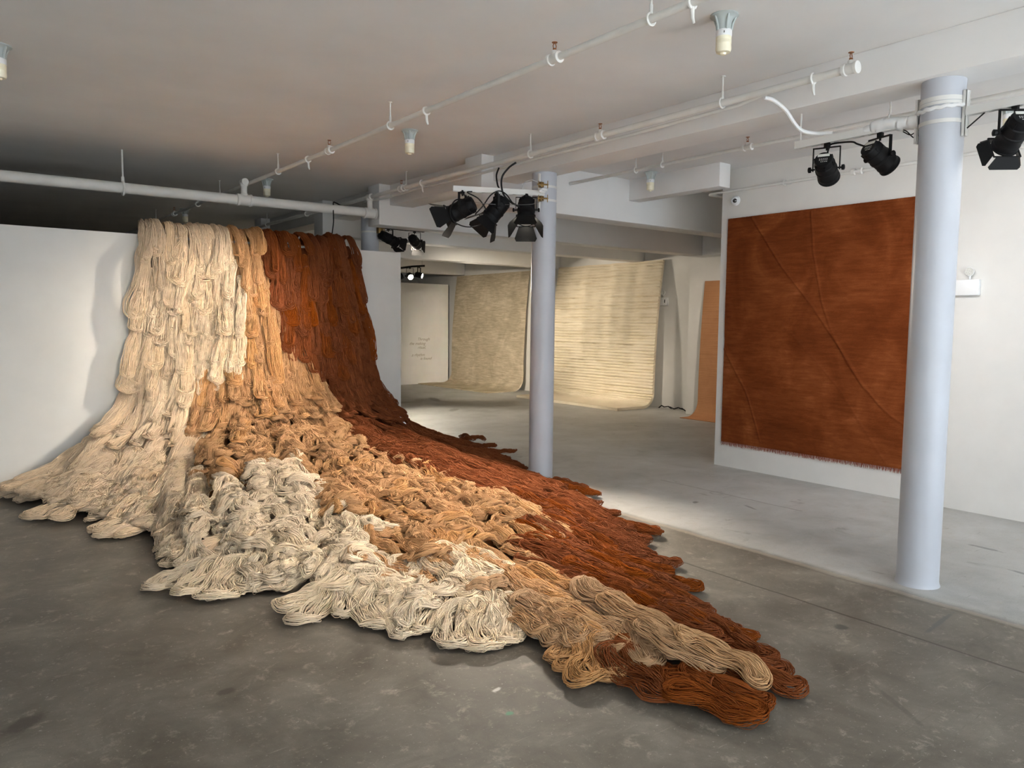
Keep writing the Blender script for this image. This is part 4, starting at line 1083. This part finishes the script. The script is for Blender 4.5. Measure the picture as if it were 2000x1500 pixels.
for n_, (tx, ty, bx_, by_, w, zc) in enumerate(EDGE):
    d = np.array([tx - bx_, ty - by_]); Ld = np.linalg.norm(d); dn = d / Ld
    b0 = np.array([bx_, by_])
    if Ld < .42: b0 = np.array([tx, ty]) - dn * .42; Ld = .42
    mx = 1.25 if zc == 'b' else .85
    if Ld > mx: b0 = np.array([tx, ty]) - dn * mx; Ld = mx
    b0[1] = min(b0[1], 8.24)
    x = np.linspace(0, 1, 24); lat = np.array([-dn[1], dn[0]])
    wob = RG.uniform(-.05, .05) * np.sin(x * PI * RG.uniform(.8, 1.8)) + RG.uniform(-.02, .02) * np.sin(x * PI * 3)
    XY = b0[None] + (np.array([tx, ty]) - b0)[None] * x[:, None] + lat[None] * wob[:, None]
    zz = []
    for q in XY:
        dd = (flr[:, 0] - q[0]) ** 2 + (flr[:, 1] - q[1]) ** 2
        k_ = np.argmin(dd); zz.append(flr[k_, 2] * math.exp(-dd[k_] / .02))
    zz = np.array(zz) * (1 - x) ** .8 + .004 + .018 * np.sin(x * PI * RG.uniform(1.5, 3) + RG.uniform(0, 6)) ** 2 * (1 - x * .5)
    zz = blur(zz, 4) + (.075 * np.minimum(1, (1 - x) * 4 + .35) if zc == 'b' else 0)
    P = np.stack([XY[:, 0], XY[:, 1], zz], 1)
    if not clear_of_columns(P, .12 + w * .5): continue
    add_hank(P, np.tile([0., 0, 1.], (24, 1)), w * RG.uniform(.9, 1.05), ZC[zc], row, 'edge', RG, nb=4, ns=11, h=RG.uniform(.02, .04), pinch=(RG.uniform(.1, .2) if RG.random() < .25 else None), twist=1.1, rs=.0030, ragged=.04, wander=.6)

# ---- which 300 hanks show largest from where the visitor stands
cm = np.array(CR)
buf_c, buf_d, buf_i = [], [], []
for i, k_ in enumerate(SK):
    q = (k_['V'] - np.array([0, 0, 1.6], np.float32)) @ cm.astype(np.float32)
    u = (1000 + 1490 * q[:, 0] / -q[:, 2]) // 4; v_ = (750 - 1490 * q[:, 1] / -q[:, 2]) // 4
    ok = (u >= 0) & (u < 500) & (v_ >= 0) & (v_ < 375) & (q[:, 2] < -.1)
    buf_c.append((v_[ok] * 500 + u[ok]).astype(np.int32)); buf_d.append(-q[ok, 2]); buf_i.append(np.full(ok.sum(), i, np.int32))
c_, d_, i_ = np.concatenate(buf_c), np.concatenate(buf_d), np.concatenate(buf_i)
o_ = np.lexsort((d_, c_)); c_, i_ = c_[o_], i_[o_]
first = np.r_[True, c_[1:] != c_[:-1]]
seen = np.bincount(i_[first], minlength=len(SK))
del buf_c, buf_d, buf_i, c_, d_, i_, o_
order = np.argsort(-seen)
solo = set(order[:300].tolist())
print('hanks', len(SK), 'rows', row, 'seen300', seen[order[299]], 'rest seen', int(seen[order[300:]].sum()), 'verts', sum(len(k_['V']) for k_ in SK))

# ---- labels: row by row, counted from the left
ORD = 'first second third fourth fifth sixth seventh eighth ninth tenth eleventh twelfth thirteenth fourteenth fifteenth sixteenth seventeenth eighteenth nineteenth twentieth'.split()
TENS = {2: 'twenty', 3: 'thirty', 4: 'forty', 5: 'fifty'}
def ordw(n):
    if n <= 20: return ORD[n - 1]
    return TENS[n // 10] + ('-' + ORD[n % 10 - 1] if n % 10 else 'th') if n % 10 else {30: 'thirtieth', 40: 'fortieth', 50: 'fiftieth'}[n]
rowsets = {}
for i in solo:
    k_ = SK[i]; rowsets.setdefault((k_['kind'], k_['row'] if k_['kind'] != 'edge' else 0, k_['z']), []).append(i)
for (kind, rw, z), ids in rowsets.items():
    ids.sort(key=lambda i: float(SK[i]['mid'] @ np.array(CR)[:, 0]))
    for n, i in enumerate(ids):
        pos = 'the only one' if len(ids) == 1 else ordw(n + 1) + ' from the left'
        if kind == 'hang':
            lab = (f'{ZN[z]} yarn skein draped over the partition top edge, {pos}' if rw == 0 else
                   f'{ZN[z]} yarn skein hanging in the {ordw(rw + 1)} row down the wall, {pos}')
            grp = f'{ZN[z]} skeins hanging on the partition'
        elif kind == 'heap':
            lab = f'{ZN[z]} yarn skein in the {ordw(rw - HANG_ROWS + 1)} row of the heap, {pos}'
            grp = f'{ZN[z]} skeins on the heap'
        else:
            lab = f'{ZN[z]} yarn skein with its looped tip on bare concrete, {pos}'
            grp = f'{ZN[z]} skeins at the heap edge'
        SK[i]['label'] = lab; SK[i]['group'] = grp
rest_V, rest_Z = [], []
for i, k_ in enumerate(SK):
    if i in solo:
        org = np.array([k_['mid'][0], k_['mid'][1], k_['V'][:, 2].min()])
        o = np_mesh('yarn_skein', k_['V'], loop_faces(len(k_['V'])), YM[k_['z']], None, True, org); k_['V'] = None
        tag(o, k_['label'], 'yarn skein', k_['group'])
        if k_['pinch'] is not None:
            # the wound tie that pinches the hank
            P, N = k_['P'], k_['N']
            sl = np.r_[0, np.cumsum(np.linalg.norm(np.diff(P, axis=0), axis=1))]
            mb = MB()
            for tt in (-.012, -.003, .006):
                g = lambda A: np.array([np.interp(k_['pinch'] + tt, sl, A[:, q]) for q in range(3)])
                pc, nc = g(P), g(N); t_ = g(np.gradient(P, axis=0)); t_ /= np.linalg.norm(t_); nc = nc - t_ * (nc @ t_); nc /= np.linalg.norm(nc); bc = np.cross(nc, t_)
                hh_ = k_['h'] * .5 + .019; ww_ = k_['w'] * .27
                cc = pc + nc * (hh_ * .95)
                mb.tube([tuple(cc + bc * ww_ * math.cos(a_) + nc * hh_ * math.sin(a_) + t_ * .006 * math.cos(a_ + tt * 200)) for a_ in np.linspace(0, 2 * PI, 20, endpoint=False)], .003, 5, closed=True)
            tb = mb.build('tie', YM[k_['z']], sharp=False); tb.parent = o; tb.matrix_parent_inverse = Matrix.Translation([-float(q) for q in org])
    elif seen[i] > 4:
        rest_V.append(k_['V']); rest_Z.append(k_['z'])
# ---- the filling of the heap: everything under and between the large skeins
ai, ji = np.arange(0, NA, 2), np.arange(0, NS - 46, 2)
core = (SURF - NRM * .045)[np.ix_(ai, ji)]
core[..., 1] = np.minimum(core[..., 1], np.where(np.arange(len(ji))[None] > 34, 8.36, 99))
core[..., 2] = np.maximum(core[..., 2] - .0, .002)
na, nj = len(ai), len(ji)
I_, J_ = np.meshgrid(np.arange(na - 1), np.arange(nj - 1), indexing='ij'); q = (I_ * nj + J_).ravel()
CF = np.stack([q, q + 1, q + nj + 1, q + nj], 1)
cz = zone(ag[ai][I_.ravel()], (ji[J_.ravel()] / (NS - 1)))
Vs, Fs, Zs = [core.reshape(-1, 3)], [CF], [cz]
off = na * nj
for V, z in zip(rest_V, rest_Z):
    F = loop_faces(len(V)); Vs.append(V); Fs.append(F + off); Zs.append(np.full(len(F), z)); off += len(V)
o = np_mesh('yarn_heap', np.concatenate(Vs), np.concatenate(Fs), YM, None, True, (2.6, 5.5, 0))
o.data.polygons.foreach_set('material_index', np.concatenate(Zs).astype(np.int32))
tag(o, 'deeper hanks of cream, tan and rust yarn filling the heap between the large skeins', 'yarn', None, 'stuff')
del Vs, Fs, Zs, rest_V
for k_ in SK: k_['V'] = None

# ------------------------------------------------------------------ daylight and view
def area(name, loc, rot, sx, sy, e, col):
    ld = bpy.data.lights.new(name, 'AREA'); ld.shape = 'RECTANGLE'; ld.size = sx; ld.size_y = sy; ld.energy = e; ld.color = col
    o = link(bpy.data.objects.new(name, ld)); o.location = loc; o.rotation_euler = rot
    return o
area('shop_window_daylight', (4.8, -7.40, 1.6), (PI / 2, 0, 0), 4.4, 2.7, 70, (.66, .82, 1.0))
area('left_fill_light', (-.1, -7.40, 1.6), (PI / 2, 0, 0), 4.6, 2.7, 110, (.92, .95, 1.0))  # fill light added at the left opening to raise the ambient level
# sun through the street front
sun = bpy.data.lights.new('sun_through_shop_windows', 'SUN'); sun.energy = 275; sun.angle = .009; sun.color = (.76, .87, 1)
so = link(bpy.data.objects.new('sun_through_shop_windows', sun)); so.location = (2, -12, 8)
so.rotation_euler = Vector((.45, -1, .5)).to_track_quat('Z', 'Y').to_euler()
for (x, y, e) in ((8.6, 5.6, 240),):  # unseen spot without a fixture, added to brighten the woven rug and panel
    ld = bpy.data.lights.new('woven_rug_fill', 'SPOT'); ld.energy = e; ld.spot_size = 1.0; ld.spot_blend = 1; ld.color = (1, .86, .68); ld.shadow_soft_size = .12
    lo = link(bpy.data.objects.new('woven_rug_fill', ld)); lo.location = (x, y, 2.7)
    lo.rotation_euler = Vector((-2.1, -2.5, 1.4)).to_track_quat('Z', 'Y').to_euler()
w = bpy.data.worlds.new('daylight'); SC.world = w; w.use_nodes = True
w.node_tree.nodes['Background'].inputs['Color'].default_value = (.75, .87, 1, 1)
w.node_tree.nodes['Background'].inputs['Strength'].default_value = .6
vs = SC.view_settings
vs.view_transform = 'Standard'; vs.look = 'None'; vs.gamma = 1; vs.exposure = 0.25; vs.use_curve_mapping = False
SC.display_settings.display_device = 'sRGB'
SC.cycles.use_denoising = True
SC.cycles.use_adaptive_sampling = True; SC.cycles.adaptive_threshold = .015
SC.cycles.max_bounces = 7; SC.cycles.diffuse_bounces = 5; SC.cycles.glossy_bounces = 3; SC.cycles.transmission_bounces = 2
SC.cycles.caustics_reflective = False; SC.cycles.caustics_refractive = False
SC.cycles.sample_clamp_indirect = 60
